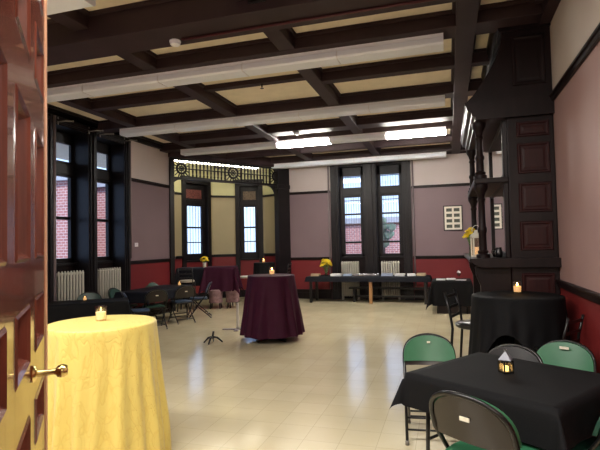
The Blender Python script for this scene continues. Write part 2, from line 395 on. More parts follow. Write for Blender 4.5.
strip('trim_9', (XR, YF), (XR, .2), 4.0, 4.2, .12, M['beam'], [(0, YF - 7.9), (YF - 5.85, 13.6)])

# casings round the two pairs of tall windows
def casing(name, p0, rz, x_out0, openings, x_out1, head0, head1, rec):
    b = MB(); xs = [x_out0] + [v for o in openings for v in o] + [x_out1]
    for x0, x1 in zip(xs[0::2], xs[1::2]):
        b.box(x0, x1, -.05, 0, 0, head1); w = x1 - x0
        b.box(x0 + w * .28, x1 - w * .28, -.085, -.05, .25, head0 + .1); b.box(x0 - .01, x1 + .01, -.075, 0, 0, .3)
    b.box(x_out0, x_out1, -.045, 0, head0, head1)
    b.box(x_out0 - .03, x_out1 + .03, -.09, 0, head1 - .04, head1 + .04); b.box(x_out0 - .015, x_out1 + .015, -.075, 0, head0 + .02, head0 + .06)
    for x0, x1 in openings:                                   # linings of the reveals
        b.box(x0, x0 + .025, -.02, rec, 0, head0); b.box(x1 - .025, x1, -.02, rec, 0, head0); b.box(x0, x1, -.02, rec, head0 - .03, head0)
    o = b.build(name, M['casing'], kind='structure', bevel=.006); o.location = (p0[0], p0[1], 0); o.rotation_euler = (0, 0, rz)
casing('trim_10', (XL, 0), PI / 2, 6.86, [(7.04, 7.97), (8.15, 9.08)], 9.2, 3.95, 4.1, .34)
casing('trim_11', (0, YF), 0, -3.3, [(-3.08, -2.31), (-1.97, -1.20)], -.98, 3.9, 4.02, .2)

def window(name, p0, rz, x0, x1, rec, z, sill, head, bars=None, sash_w=.1, stain=None, apron=True, rails=()):
    """z = (glass bottom, sash top, transom bottom, transom top)"""
    r = empty(name, (p0[0], p0[1], 0), rz, 'structure'); gb, st, tb, tt = z; b = MB(); y0, y1 = rec, rec + .06
    b.box(x0, x0 + sash_w, y0, y1, sill, head); b.box(x1 - sash_w, x1, y0, y1, sill, head)
    b.box(x0, x1, y0, y1, sill, gb); b.box(x0, x1, y0 - .02, y1, st, tb); b.box(x0, x1, y0, y1, tt, head)
    b.box(x0 + sash_w, x1 - sash_w, y0 - .045, y0, st + .05, tb - .05)
    b.build('window_frame', M['casing'], r, bevel=.008)
    s = MB()
    for zr, h in rails: s.box(x0 + sash_w, x1 - sash_w, y0 + .01, y1 + .01, zr - h / 2, zr + h / 2)
    s.box(x0 + sash_w - .01, x0 + sash_w + .03, y0 - .015, y1, gb - .02, st); s.box(x1 - sash_w - .03, x1 - sash_w + .01, y0 - .015, y1, gb - .02, st)
    s.build('sash', M['casing'], r)
    MB().box(x0 + .03, x1 - .03, y0 + .03, y0 + .036, gb - .02, st + .02).build('pane', M['pane'], r)
    MB().box(x0 + .03, x1 - .03, y0 + .03, y0 + .036, tb - .02, tt + .02).build('transom_pane', stain or M['pane'], r)
    if apron: MB().box(x0 + .026, x1 - .026, y0 - .05, y1, 0, sill - .001).build('apron', M['wood'], r)
    MB().box(x0 + .026, x1 - .026, -.04 if not apron else y0 - .1, y1, sill - .04, sill + .01).build('sill', M['casing'], r, bevel=.006)
    if bars:
        g = MB(); n = int((x1 - x0 - .1) / bars)
        for i in range(n): xx = x0 + .05 + (i + .5) * bars; g.box(xx - .006, xx + .006, y1 + .12, y1 + .132, sill, tt + .1)
        for zz in (sill + .05, 2.2, 2.9, tt): g.box(x0, x1, y1 + .132, y1 + .142, zz - .012, zz + .012)
        g.build('grille', M['pipe'], r)
    return r
Lz = (1.46, 3.05, 3.35, 3.70)
window('window_1', (XL, 0), PI / 2, 7.04, 7.97, .34, Lz, 1.36, 3.92, rails=[(2.24, .06)])
window('window_2', (XL, 0), PI / 2, 8.15, 9.08, .34, Lz, 1.36, 3.92, rails=[(2.24, .06)])
Fz = (1.31, 2.98, 3.27, 3.61)
fr = [(2.48, .05), (1.65, .06), (2.16, .018)]
window('window_3', (0, YF), 0, -3.08, -2.31, .2, Fz, 1.22, 3.88, .075, .12, rails=fr)
window('window_4', (0, YF), 0, -1.97, -1.20, .2, Fz, 1.22, 3.88, .075, .12, rails=fr)
Bz = (1.41, 2.85, 3.08, 3.36)
for k, i in enumerate((1, 3)):
    p, a, (o0, o1, _, _) = bay_win[i]
    window('window_%d' % (5 + k), p, a, o0, o1, .1, Bz, 1.2, 3.55, .11, .115, M['stain_red'] if i == 1 else M['stain_amber'], apron=False, rails=[(2.2, .05), (1.75, .03)])
    c = MB(); c.box(o0 - .12, o0 + .02, -.05, .1, 0.0, 3.62); c.box(o1 - .02, o1 + .12, -.05, .1, 0.0, 3.62); c.box(o0 - .12, o1 + .12, -.05, .1, 3.52, 3.66); c.box(o0 - .16, o1 + .16, -.09, .06, 3.66, 3.72)
    t = c.build('trim_%d' % (40 + k), M['casing'], kind='structure', bevel=.006); t.location = (p.x, p.y, 0); t.rotation_euler = (0, 0, a)

# ceiling beams
def beam(x0, x1, y0, y1, zb, m=None, groove=True):
    b = MB().box(x0, x1, y0, y1, zb, HC)
    if groove:
        if x1 - x0 > y1 - y0: b.box(x0, x1, y0 - .035, y1 + .035, HC - .045, HC)
        else: b.box(x0 - .035, x1 + .035, y0, y1, HC - .045, HC)
    b.build('ceiling_beam', m or M['beam'], kind='structure', bevel=.008)
XB0 = XL - .0
for y0, y1 in ((5.58, 5.92), (8.12, 8.42), (10.46, 10.76), (13.38, 13.66)): beam(XL, XR, y0, y1, HB)
beam(XL, XR, 4.30, 4.76, 3.90)
beam(XL, XR, 1.9, 2.2, HB); beam(XL, XR, 3.45, 3.72, HB)
for x0, x1 in ((-6.0, -5.8), (-3.86, -3.66), (-1.92, -1.72), (.15, .37)):
    ys = [.4, 1.9, 2.2, 3.45, 3.72, 4.30, 4.76, 5.58, 5.92, 8.12, 8.42, 10.46, 10.76, 13.38, 13.66, 13.9]
    if x0 > 0: beam(x0, x1, .4, 13.9, HB - .004)
    else:
        for y0, y1 in zip(ys[0::2], ys[1::2]): beam(x0, x1, y0, y1, HB + .004)
for y0, y1 in ((6.86, 7.02), (9.70, 10.07), (12.15, 12.31)):
    for x0, x1 in ((-5.8, -3.86), (-1.72, .15), (.37, XR)):
        beam(x0, x1, y0, y1, HB + .008)
    if y0 < 7: beam(-3.66, -1.92, 6.88, 7.02, HC - .075, groove=False)
    else: beam(-3.66, -1.92, y0, y1, HB + .008)

# ------------------------------------------------------------------ the open door
dd = Vector((-.651, .759)); dn = Vector((.759, .651)); E2 = Vector((-1.67, 1.69)); DW = 1.55; DH = 2.92
# local x runs from the free edge back to the hinge, local y = out of the visible face negative
d_ang = math.atan2(-dd.y, -dd.x)
door = empty('door_1', (E2.x, E2.y, .01), d_ang, 'structure')
DM = Matrix()   # visible face towards +y' ; check: local y = rot90(local x)
yl = Vector((-math.sin(d_ang), math.cos(d_ang)))
sgn = 1 if yl.dot(dn) > 0 else -1       # visible face lies on local sgn*y
cols = [(.14, .46), (.64, .96), (1.12, 1.44)]; rows = [(.22, .84), (.97, 1.13), (1.285, 1.47), (1.605, 2.065), (2.235, 2.445), (2.60, 2.80)]
b = MB(); T = .05
def dbox(x0, x1, z0, z1, y0=0, y1=T): b.box(x0, x1, *(sorted((-sgn * y0, -sgn * y1))), z0, z1)
dbox(0, cols[0][0], 0, DH); dbox(cols[-1][1], DW, 0, DH)
for (a, c) in zip(cols, cols[1:]): dbox(a[1], c[0], 0, DH)
zz = [0] + [v for r in rows for v in r] + [DH]
for c in cols:
    for z0, z1 in zip(zz[0::2], zz[1::2]): dbox(c[0], c[1], z0, z1)
b.build('door_leaf', M['door'], door, bevel=.003)
for c in cols:
    for r in rows:
        p = MB(); mp = [(0, 0), (.010, .005), (.022, -.004), (.04, -.03), (.08, -.03), (.105, -.02)]
        rings = []
        for e, y in mp:
            rings.append([p.bm.verts.new((x, sgn * y, z)) for x, z in ((c[0] + e, r[0] + e * .8), (c[1] - e, r[0] + e * .8), (c[1] - e, r[1] - e * .8), (c[0] + e, r[1] - e * .8))])
        for A_, B_ in zip(rings, rings[1:]):
            for k in range(4): p.bm.faces.new((A_[k], A_[(k + 1) % 4], B_[(k + 1) % 4], B_[k]))
        p.bm.faces.new(rings[-1])
        back = [p.bm.verts.new((x, -sgn * T, z)) for x, z in ((c[0], r[0]), (c[1], r[0]), (c[1], r[1]), (c[0], r[1]))]
        p.bm.faces.new(back)
        for k in range(4): p.bm.faces.new((rings[0][k], rings[0][(k + 1) % 4], back[(k + 1) % 4], back[k]))
        p.build('door_panel', M['door'], door)
MB().box(-.05, 0.034, *(sorted((sgn * .004, -sgn * T))), 0, DH).build('door_edge', M['door_edge'], door, label='pale edge of the door with light painted in')
kn = MB().lathe([(0, 0), (.026, 0), (.028, .004), (.024, .01), (.011, .016), (.009, .06), (.011, .07), (.018, .074), (.0215, .084), (.0215, .094), (.016, .104), (0, .107)], seg=24)
k = kn.build('door_knob', M['brass'], door, smooth=True, autosmooth=40); k.location = (.56, 0, 1.235); k.rotation_euler = (-sgn * PI / 2, 0, 0)

# ------------------------------------------------------------------ fretwork screen across the bay opening
u = (B2 - A2).normalized(); ca = math.atan2(u.y, u.x); CL = (B2 - A2).length
beam_c = MB().box(-.05, CL + .05, -.12, .14, 3.93, HC).build('ceiling_beam', M['beam'], kind='structure', bevel=.008)
beam_c.location = (A2.x, A2.y, 0); beam_c.rotation_euler = (0, 0, ca)
scr = thing('fretwork_screen', 'dark wooden fretwork screen with three spoked wheels across the bay opening', 'screen', (A2.x, A2.y, 0), ca)
zb, zt = 3.42, 3.92; zm = (zb + zt) / 2
MB().box(0, CL, -.05, .05, zt - .03, zt + .01).build('top_rail', M['casing'], scr, bevel=.004)
MB().box(0, CL, -.06, .06, zb - .04, zb + .02).build('bottom_rail', M['casing'], scr, bevel=.006)
MB().box(0, CL, -.02, .02, zm - .012, zm + .012).build('middle_rail', M['casing'], scr)
wheels = [(.33, .205), (1.88, .235), (3.36, .2)]
sp0 = MB().lathe([(.02, 0), (.02, .05), (.03, .06), (.018, .09), (.028, .19), (.018, .2), (.03, .21), (.03, .23), (.018, .24), (.028, .34), (.018, .36), (.03, .38), (.02, .40), (.02, .45)], seg=8).build('spindle', M['casing'], scr, smooth=True)
first = True; n = 34
for i in range(n):
    x = .06 + (CL - .12) * (i + .5) / n
    if any(abs(x - wx_) < r_ + .02 for wx_, r_ in wheels): continue
    s = sp0 if first else sp0.copy()
    if not first: COL.objects.link(s)
    first = False; s.location = (x, 0, zb + .02)
for wx_, r_ in wheels:
    w = MB(); c = Vector((wx_, 0, zm))
    w.tube([c + Vector((math.cos(t) * r_ * .62, 0, math.sin(t) * r_ * .62)) for t in [2 * PI * k / 28 for k in range(28)]], .03, 8, True)
    w.tube([c + Vector((math.cos(t) * r_ * .3, 0, math.sin(t) * r_ * .3)) for t in [2 * PI * k / 20 for k in range(20)]], .016, 8, True)
    w.blob(c, .03, sub=2)
    wh = w.build('wheel', M['casing'], scr, smooth=True)
    q = MB()
    for k in range(16):
        t = 2 * PI * k / 16; d = Vector((math.cos(t), 0, math.sin(t))); rr_ = min(r_ * 1.25, .235 / max(abs(math.sin(t)), .01), r_ * 1.05 / max(abs(math.cos(t)), .01))
        q.bar(c + d * r_ * .62, c + d * rr_, .022, .03, (0, 1, 0))
    for k in range(8):
        t = 2 * PI * k / 8; d = Vector((math.cos(t), 0, math.sin(t))); q.bar(c, c + d * r_ * .6, .014, .016, (0, 1, 0))
    for sx in (-1, 1): q.bar(c + Vector((sx * r_ * 1.05, 0, -.24)), c + Vector((sx * r_ * 1.05, 0, .24)), .022, .03)
    q.build('spokes', M['casing'], wh)
for x, sg in ((0.02, 1), (3.3, -1)):                       # curved brackets under the rail
    q = MB().prism([(x, zb - .04)] + [(x + sg * .3 * (1 - math.cos(t)), zb - .04 - .3 * (1 - math.sin(t))) for t in [PI / 2 * k / 8 for k in range(9)]][::-1], -.03, .03, 'y')
    q.build('bracket', M['casing'], scr)
MB().box(3.36, CL + .02, -.1, .12, 0, 3.93).box(3.33, CL + .03, -.13, .15, 0, .3).box(3.33, CL + .03, -.12, .14, 3.30, 3.42).build('post', M['casing'], scr, bevel=.01)
MB().box(-.02, .1, -.06, .1, 0, 3.93).build('side_post', M['casing'], scr, bevel=.01)

# ------------------------------------------------------------------ overmantel on the right wall
om = thing('mantelpiece', 'tall dark carved mantelpiece with coved hood, columns and mirror on the rose wall', 'mantelpiece', (XR, 6.9, 0))
def omb(b, name, m, **k):
    bmesh.ops.translate(b.bm, vec=Vector((-XR, -6.9, 0)), verts=b.bm.verts); return b.build(name, m, om, **k)
Y0, Y1 = 5.85, 7.92; XW = XR - .002
omb(MB().box(.66, XW, Y0, Y1, 0, 3.02), 'carcass', M['wood'], bevel=.01)
nearM = Matrix.Translation((0, Y0, 0))
zr = [(2.78, 2.95), (2.37, 2.71), (1.94, 2.27), (1.52, 1.84), (.86, 1.27), (.3, .75)]
for z0, z1 in zr: omb(MB().raised(nearM, .76, 1.09, z0, z1, .014, .035, .5), 'side_panel', M['wood_red'])
hood = [(XW, 3.2), (.25, 3.2), (.25, 3.23), (.33, 3.31), (.42, 3.44), (.50, 3.56), (.57, 3.69), (.62, 3.82), (.645, 3.96), (.645, HC - .002), (XW, HC - .002)]
omb(MB().prism(hood, Y0, Y1 - .04), 'hood', M['wood'])
omb(MB().raised(nearM, .74, 1.08, 3.36, 3.92, .012, .04, .5), 'hood_panel', M['wood'])
crown = [(XW, 3.98), (.61, 3.98), (.60, 4.02), (.585, 4.05), (.575, 4.10), (.56, 4.14), (.56, HC - .003), (XW, HC - .003)]
omb(MB().prism(crown, Y0 - .05, Y1), 'crown_moulding', M['wood'])
corn = [(XW, 3.0), (.33, 3.0), (.33, 3.04), (.295, 3.05), (.29, 3.09), (.25, 3.11), (.235, 3.17), (.225, 3.175), (.225, 3.205), (XW, 3.205)]
omb(MB().prism(corn, Y0 - .07, Y1 + .06), 'cornice', M['wood'])
shelf = [(XW, 1.34), (.34, 1.34), (.31, 1.355), (.27, 1.37), (.26, 1.39), (.225, 1.395), (.215, 1.42), (.225, 1.44), (XW, 1.44)]
omb(MB().prism(shelf, Y0 - .09, Y1 + .09), 'mantel_shelf', M['wood'])
omb(MB().box(.30, .66, Y0 + .02, Y1 - .02, 2.29, 2.35), 'middle_shelf', M['wood'], bevel=.008)
omb(MB().box(.640, .658, Y0 + .16, Y1 - .16, 1.5, 2.26).box(.640, .658, Y0 + .16, Y1 - .16, 2.39, 2.98), 'mirror', M['mirror'])
fb = MB()
for y in (Y0 + .06, Y1 - .16): fb.box(.615, .66, y, y + .1, 1.44, 3.01)
for z0, z1 in ((1.44, 1.5), (2.26, 2.4), (2.95, 3.01)): fb.box(.62, .66, Y0 + .06, Y1 - .06, z0, z1)
omb(fb, 'mirror_frame', M['wood'], bevel=.008)
def column(z0, z1):
    h = z1 - z0
    return [(.075, 0), (.075, .04), (.055, .05), (.062, .075), (.045, .09), (.042, h * .33), (.052, h * .36), (.052, h * .40), (.040, h * .43), (.036, h - .2), (.048, h - .18), (.036, h - .15), (.05, h - .1), (.072, h - .06), (.078, h - .04), (.078, h)]
for y in (5.98, 7.76):
    for z0, z1 in ((1.44, 2.29), (2.35, 3.005)):
        omb(MB().lathe(column(z0, z1), (.375, y, z0), 16), 'column', M['wood'], smooth=True, autosmooth=35)
for y in (5.90, 7.75):
    omb(MB().prism([(.66, 1.34), (.28, 1.34), (.29, 1.24), (.335, 1.12), (.335, .2), (.31, .2), (.31, 0), (.66, 0)], y, y + .13), 'pilaster', M['wood'], bevel=.008)
omb(MB().box(.56, .66, Y0 + .2, Y1 - .19, .95, 1.34).box(.6, .66, Y0 + .2, Y0 + .45, 0, .95).box(.6, .66, Y1 - .45, Y1 - .19, 0, .95), 'fireplace_surround', M['wood_red'], bevel=.01)

# ------------------------------------------------------------------ fluorescent ceiling lights
def light_fixture(name, label, x0, x1, yc, lit=False, z=3.895):
    t = thing(name, label, 'ceiling light', (x0, yc, z), 0, 'fluorescent ceiling lights'); L = x1 - x0 - .006
    h = HB - z
    MB().prism([(-.13, h), (-.12, h - .04), (.12, h - .04), (.13, h)], 0, L, 'x').build('housing', M['white_metal'], t)
    MB().prism([(-.127, h - .04), (-.13, .02), (-.11, 0), (.11, 0), (.13, .02), (.127, h - .04)], .004, L - .004, 'x').build('diffuser', M['tube'] if lit else M['lens'], t, bevel=.005)
    for x0_, x1_ in ((-.001, .004), (L - .004, L + .001)):
        MB().prism([(-.132, h), (-.134, .018), (-.112, -.003), (.112, -.003), (.134, .018), (.132, h)], x0_, x1_, 'x').build('end_cap', M['white_metal'], t)
OW = ['rightmost', 'second from the right', 'third from the right', 'fourth from the right', 'fifth from the right']
rown = {1: 'row just past the thickest beam', 2: 'row just nearer than the lit row', 3: 'row with two lit lights', 4: 'row nearest the far windows'}
for r, yc, n in ((1, 5.84, 5), (2, 8.31, 5), (3, 10.62, 5), (4, 13.6, 4)):
    for i in range(n):
        lit = r == 3 and i in (0, 2)
        light_fixture('fluorescent_light', '%s ceiling light, %s in the %s' % ('glowing' if lit else 'unlit', OW[i], rown[r]), -1.25 * (i + 1) + .02, -1.25 * i + .02, yc, lit)
light_fixture('fluorescent_light', 'unlit white fluorescent ceiling light above the top of the open door', -4.3, -3.08, 3.585)
# tube behind the lintel inside the bay
bl = thing('fluorescent_light', 'glowing strip light behind the fretwork screen in the bay', 'ceiling light', (A2.x, A2.y, 0), ca, 'fluorescent ceiling lights')
MB().box(.25, 2.9, .20, .36, 3.96, 4.02).build('housing', M['white_metal'], bl)
MB().box(.27, 2.88, .21, .35, 3.90, 3.96).build('diffuser', M['tube_bay'], bl, bevel=.01)
MB().box(.5, 2.6, .26, .30, 4.02, HC).build('mount', M['white_metal'], bl)

# detectors, sprinklers, conduit, vent
def detector(label, x, y, z):
    t = thing('smoke_detector', label, 'smoke detector', (x, y, z), 0, 'smoke detectors')
    MB().lathe([(.0, 0), (.06, 0), (.062, -.012), (.06, -.02)], seg=24).build('base', M['white_metal'], t, smooth=True, autosmooth=35)
    MB().lathe([(.055, -.02), (.055, -.038), (.045, -.05), (.02, -.055), (0, -.055)], seg=24).build('cover', M['white_metal'], t, smooth=True, autosmooth=35)
detector('round white smoke detector under the thickest beam', -2.8, 4.63, 3.90)
detector('small round white smoke detector near the glowing ceiling lights', -3.05, 9.86, HB + .008)
def sprinkler(label, x, y, z):
    t = thing('sprinkler_head', label, 'sprinkler', (x, y, z), 0, 'ceiling sprinklers')
    MB().lathe([(0, 0), (.035, 0), (.03, -.01), (.012, -.014), (.012, -.04)], seg=12).build('escutcheon', M['dark_metal'], t, smooth=True)
    MB().lathe([(.006, -.04), (.006, -.06), (.03, -.062), (.03, -.066), (0, -.066)], seg=12).build('deflector', M['dark_metal'], t)
sprinkler('dark sprinkler head under the thin strip across the centre ceiling bay', -2.69, 6.95, HC - .075)
tag(MB().tube([(-2.7, 4.60, 3.885), (XR - .02, 4.60, 3.885)], .014, 8).build('conduit', mat('dark_red_conduit', (70, 24, 26), .5), smooth=True), 'dark red conduit running right along the thickest beam from the smoke detector', 'conduit')
v = thing('vent_grille', 'small dark vent grille on the near face of the thickest beam', 'vent', (-1.7, 4.30, 4.02))
MB().box(-.09, .09, -.015, 0, -.04, .05).build('vent_frame', M['black_metal'], v, bevel=.003)
q = MB()
for i in range(4): q.box(-.08, .08, -.02, -.012, -.03 + i * .02, -.022 + i * .02)
q.build('slats', M['dark_metal'], v)
for x, lb in ((-3.36, 'grey conduit up the far wall to the left of the tall windows'), (-.92, 'grey conduit up the far wall to the right of the tall windows')):
    tag(MB().tube([(x, YF - .035, .3), (x, YF - .035, 3.95)], .022, 8).build('conduit', M['pipe'], smooth=True), lb, 'conduit', 'wall conduits')
tag(MB().tube([(XL + .09, 7.0, 0), (XL + .09, 7.0, 4.05)], .025, 8).build('conduit', M['pipe'], smooth=True), 'grey vertical pipe at the near edge of the left windows', 'conduit', 'wall conduits')
tag(MB().tube([(XL + .04, 9.24, 1.4), (XL + .04, 9.24, 4.05)], .018, 8).build('conduit', M['pipe'], smooth=True), 'thin grey pipe between the left windows and the mauve wall', 'conduit', 'wall conduits')
def bracket(label, p, d, L=.3):
    t = thing('curtain_bracket', label, 'bracket', p, face(*d), 'metal brackets over the windows')
    MB().box(-.02, .02, -.0, .012, -.07, .07).build('plate', M['bracket'], t)
    MB().tube([(0, .012, -.02), (0, L * .5, 0), (0, L, .0)], .011, 8).build('arm', M['bracket'], t, smooth=True)
    MB().tube([(0, L - .01, .0), (0, L + .012, .0)], .018, 8).build('end_knob', M['bracket'], t, smooth=True)
for y, z, w in ((7.12, 3.98, 'at the near edge of the left windows'), (7.92, 3.98, 'over the post between the left windows, near side'), (8.24, 3.98, 'over the post between the left windows, far side'), (9.02, 4.0, 'at the far edge of the left windows')):
    bracket('grey metal bracket arm ' + w, (XL + .046, y, z), (.9, .5), .26)
bracket('grey metal bracket arm over the middle post of the far windows', (-2.14, YF - .051, 3.97), (.5, -.8), .3)

# ------------------------------------------------------------------ radiators
def radiator(label, p, rz, w, n, z1=1.18):
    t = thing('radiator', label, 'radiator', (p[0], p[1], 0), rz, 'cast iron radiators'); pitch = w / n; h0 = None
    for i in range(n):
        if h0 is None:
            q = MB()
            for y in (-.07, 0, .07):
                q.tube([(0, y, .1), (0, y, z1 - .06), (0, y, z1)], [.02, .021, .012], 8)
            q.tube([(0, -.08, z1 - .05), (0, .08, z1 - .05)], .024, 8); q.tube([(0, -.08, .14), (0, .08, .14)], .024, 8)
            h0 = q.build('section', M['rad'], t, smooth=True); s = h0
        else: s = h0.copy(); COL.objects.link(s)
        s.location = (-w / 2 + (i + .5) * pitch, 0, 0)
    MB().tube([(-w / 2, 0, z1 - .05), (w / 2, 0, z1 - .05)], .018, 8).tube([(-w / 2, 0, .14), (w / 2, 0, .14)], .018, 8).build('header', M['rad'], t, smooth=True)
    for x in (-w / 2 + pitch / 2, w / 2 - pitch / 2):
        MB().lathe([(.03, 0), (.02, .05), (.022, .11)], (x, -.06, 0), 8).lathe([(.03, 0), (.02, .05), (.022, .11)], (x, .06, 0), 8).build('foot', M['rad'], t, smooth=True)
radiator('cream cast iron radiator under the nearer left window', (XL - .10, 7.52), PI / 2, .70, 9, 1.22)
radiator('cream cast iron radiator under the farther left window', (XL - .10, 8.63), PI / 2, .70, 9, 1.22)
radiator('cream cast iron radiator under the left of the far windows', (-2.75, YF - .10), 0, .52, 8, 1.1)
radiator('cream cast iron radiator under the right of the far windows', (-1.60, YF - .10), 0, .52, 8, 1.1)

# ------------------------------------------------------------------ tables and cloths
def cocktail_table(label, x, y, r, h=1.06, foot=.33, group='tall round cocktail tables'):
    t = thing('cocktail_table', label, 'table', (x, y, 0), 0, group)
    MB().lathe([(0, h - .03), (r - .01, h - .03), (r, h - .022), (r, h - .006), (r - .008, h), (0, h)], seg=40).build('tabletop', M['black_metal'], t, smooth=True, autosmooth=35)
    MB().lathe([(.038, .04), (.036, h - .05), (.1, h - .031)], seg=16).build('pole', M['black_metal'], t, smooth=True)
    q = MB()
    for k in range(4):
        a = PI / 4 + k * PI / 2 + .3; d = Vector((math.cos(a), math.sin(a), 0))
        q.bar(d * .02 + Vector((0, 0, .05)), d * foot + Vector((0, 0, .022)), .05, .035)
        q.lathe([(.022, 0), (.024, .02), (.012, .028)], d * (foot - .02), 10)
    q.build('base', M['black_metal'], t)
    return t
def round_cloth(name, label, m, x, y, r, z, zb, flare, folds, amp, seed, group='round tablecloths', swag=None):
    rnd = random.Random(seed); b = MB(); N = 144; ph = [rnd.uniform(0, 2 * PI) for _ in range(6)]; am = [rnd.uniform(.5, 1) for _ in range(6)]
    def wave(t):
        return (math.sin(folds * t + ph[0] + .8 * math.sin(2 * t + ph[1])) * am[0] + .6 * math.sin((folds * 2 - 3) * t + ph[2] + math.sin(3 * t)) * am[1] + .5 * math.sin(5 * t + ph[3]) * am[2]) / 1.6
    prof = [(0, 0, 0)] + [(rr, 0, 0) for rr in (.3, .6, .85, .97)] + [(1.0, -.004, 0), (1.012, -.014, .0)]
    K = 26; rings = []
    for f, dz, k in prof:
        if f == 0: rings.append([b.bm.verts.new((0, 0, .004))]); continue
        rings.append([b.bm.verts.new((f * r * math.cos(2 * PI * i / N), f * r * math.sin(2 * PI * i / N), dz + .004)) for i in range(N)])
    for j in range(1, K + 1):
        s = j / K; ring = []
        for i in range(N):
            t = 2 * PI * i / N; drop = (z - zb) * s
            if swag: drop *= swag(t)
            g = min(1, s * 1.35) ** .9
            rr = r * 1.012 + flare * s ** 1.15 + amp * g * wave(t + .10 * s * math.sin(3 * t + ph[4])) + .004 * math.sin(23 * t + 9 * s + ph[5]) * s
            ring.append(b.bm.verts.new((rr * math.cos(t), rr * math.sin(t), -.01 - drop + .004 * math.sin(4 * t + ph[3]) * s)))
        rings.append(ring)
    for a, c in zip(rings, rings[1:]):
        for i in range(N):
            if len(a) == 1: b.bm.faces.new((a[0], c[i], c[(i + 1) % N]))
            else: b.bm.faces.new((a[i], c[i], c[(i + 1) % N], a[(i + 1) % N]))
    o = b.build(name, m, smooth=True, loc=(x, y, z))
    return tag(o, label, 'tablecloth', group)
def rect_cloth(name, label, m, x, y, rz, a, c, z, drop, seed, flare=.12, amp=.012, group='rectangular tablecloths', N=None, corner=1.0, nf=14):
    rnd = random.Random(seed); b = MB(); p1, p2, p3 = [rnd.uniform(0, 6.28) for _ in range(3)]
    st = .05 if max(a, c) < .6 else .07; nx = max(6, int(2 * a / st)); ny = max(6, int(2 * c / st)); kd = max(5, int(drop / .03))
    us = [-a - drop * (1 - i / kd) for i in range(kd)] + [-a + 2 * a * i / nx for i in range(nx + 1)] + [a + drop * (i + 1) / kd for i in range(kd)]
    vs = [-c - drop * (1 - i / kd) for i in range(kd)] + [-c + 2 * c * i / ny for i in range(ny + 1)] + [c + drop * (i + 1) / kd for i in range(kd)]
    def P(uu, vv):
        du, dv = max(abs(uu) - a, 0), max(abs(vv) - c, 0); su, sv = math.copysign(1, uu), math.copysign(1, vv)
        bx, by = max(-a, min(a, uu)), max(-c, min(c, vv))
        if du == 0 and dv == 0: return (uu, vv, .004 + .0012 * math.sin(9 * uu + p1) * math.sin(8 * vv + p2))
        if du and dv:
            d = math.hypot(du, dv) if corner else max(du, dv); t = math.atan2(dv, du)
            k = math.sin(2 * t) ** 2
            out = .008 + flare * d * (1 + 1.5 * k)
            return (bx + su * out * math.cos(t), by + sv * out * math.sin(t), -.006 - d * (.93 - .10 * k))
        d = du or dv; s = uu if dv else vv
        f = math.sin(nf * s + p1 + 1.2 * math.sin(3 * s + p2)) * amp * (d / drop) * 1.0 + .5 * amp * math.sin(nf * 2.3 * s + p3) * (d / drop)
        out = .008 + flare * .55 * d + f
        if du: return (bx + su * out, by, -.006 - d)
        return (bx, by + sv * out, -.006 - d)
    g = [[b.bm.verts.new(P(uu, vv)) for vv in vs] for uu in us]
    for i in range(len(us) - 1):
        for j in range(len(vs) - 1): b.bm.faces.new((g[i][j], g[i + 1][j], g[i + 1][j + 1], g[i][j + 1]))
    o = b.build(name, m, smooth=True, loc=(x, y, z)); o.rotation_euler = (0, 0, rz)
    return tag(o, label, 'tablecloth', group)
def folding_table(label, x, y, rz, a, c, h=.735, group='rectangular folding tables', legs_m=None, name='folding_table'):
    t = thing(name, label, 'table', (x, y, 0), rz, group)
    MB().box(-a, a, -c, c, h - .035, h).build('tabletop', M['dark_metal'], t, bevel=.008)
    for sx in (-1, 1):
        for sy in (-1, 1):
            MB().tube([(sx * (a - .12), sy * (c - .08), h - .035), (sx * (a - .10), sy * (c - .07), .0)], .014, 10).build('leg', legs_m or M['black_metal'], t, smooth=True)
        MB().tube([(sx * (a - .11), -(c - .08), .3), (sx * (a - .11), c - .08, .3)], .01, 8).build('crossbar', legs_m or M['black_metal'], t, smooth=True)
    return t
# yellow table by the door
YT = (-2.63, 3.22)
cocktail_table('tall round table under the yellow cloth by the open door', YT[0], YT[1], .38)
round_cloth('tablecloth', 'yellow crinkled round cloth hanging to the floor beside the open door', M['yellow_cloth'], YT[0], YT[1], .408, 1.062, .02, .08, 12, .055, 3)
# burgundy table
BT = (-2.97, 7.95)
cocktail_table('tall round table under the burgundy cloth with black feet showing', BT[0], BT[1], .395, 1.108, foot=.34)
round_cloth('tablecloth', 'burgundy round cloth over the tall table standing alone mid floor', M['burg_cloth'], BT[0], BT[1], .405, 1.11, .12, .125, 12, .045, 8)
# black table by the mantelpiece
KT = (.63, 5.27)
cocktail_table('tall round table under the black cloth in front of the mantelpiece', KT[0], KT[1], .41, 1.088)
def swag(t):
    d = math.atan2(math.sin(t + 1.88), math.cos(t + 1.88)); return 1 - .70 * math.exp(-(d / .7) ** 2)
round_cloth('tablecloth', 'black round cloth with a raised front hem in front of the mantelpiece', M['black_cloth'], KT[0], KT[1], .42, 1.09, .10, .07, 11, .03, 5, swag=swag)
# small tall table near the bay post
PT = (-5.08, 13.05)
cocktail_table('tall round table under a black cloth next to the bay post', PT[0], PT[1], .29, 1.12)
round_cloth('tablecloth', 'black round cloth over the tall table next to the bay post', M['black_cloth'], PT[0], PT[1], .30, 1.122, .35, .04, 10, .02, 6)
# square table, front right
SQ = Vector((.365, 3.55)); sa = math.atan2(-.57, .83); SH = .46
folding_table('square folding table under the black cloth between the green chairs', SQ.x, SQ.y, sa, .505, .455, group='square folding tables')
rect_cloth('tablecloth', 'black square cloth with pointed hanging corners on the table between the green chairs', M['black_cloth'], SQ.x, SQ.y, sa, .509, .459, .737, .21, 4, .15, .01, nf=9)
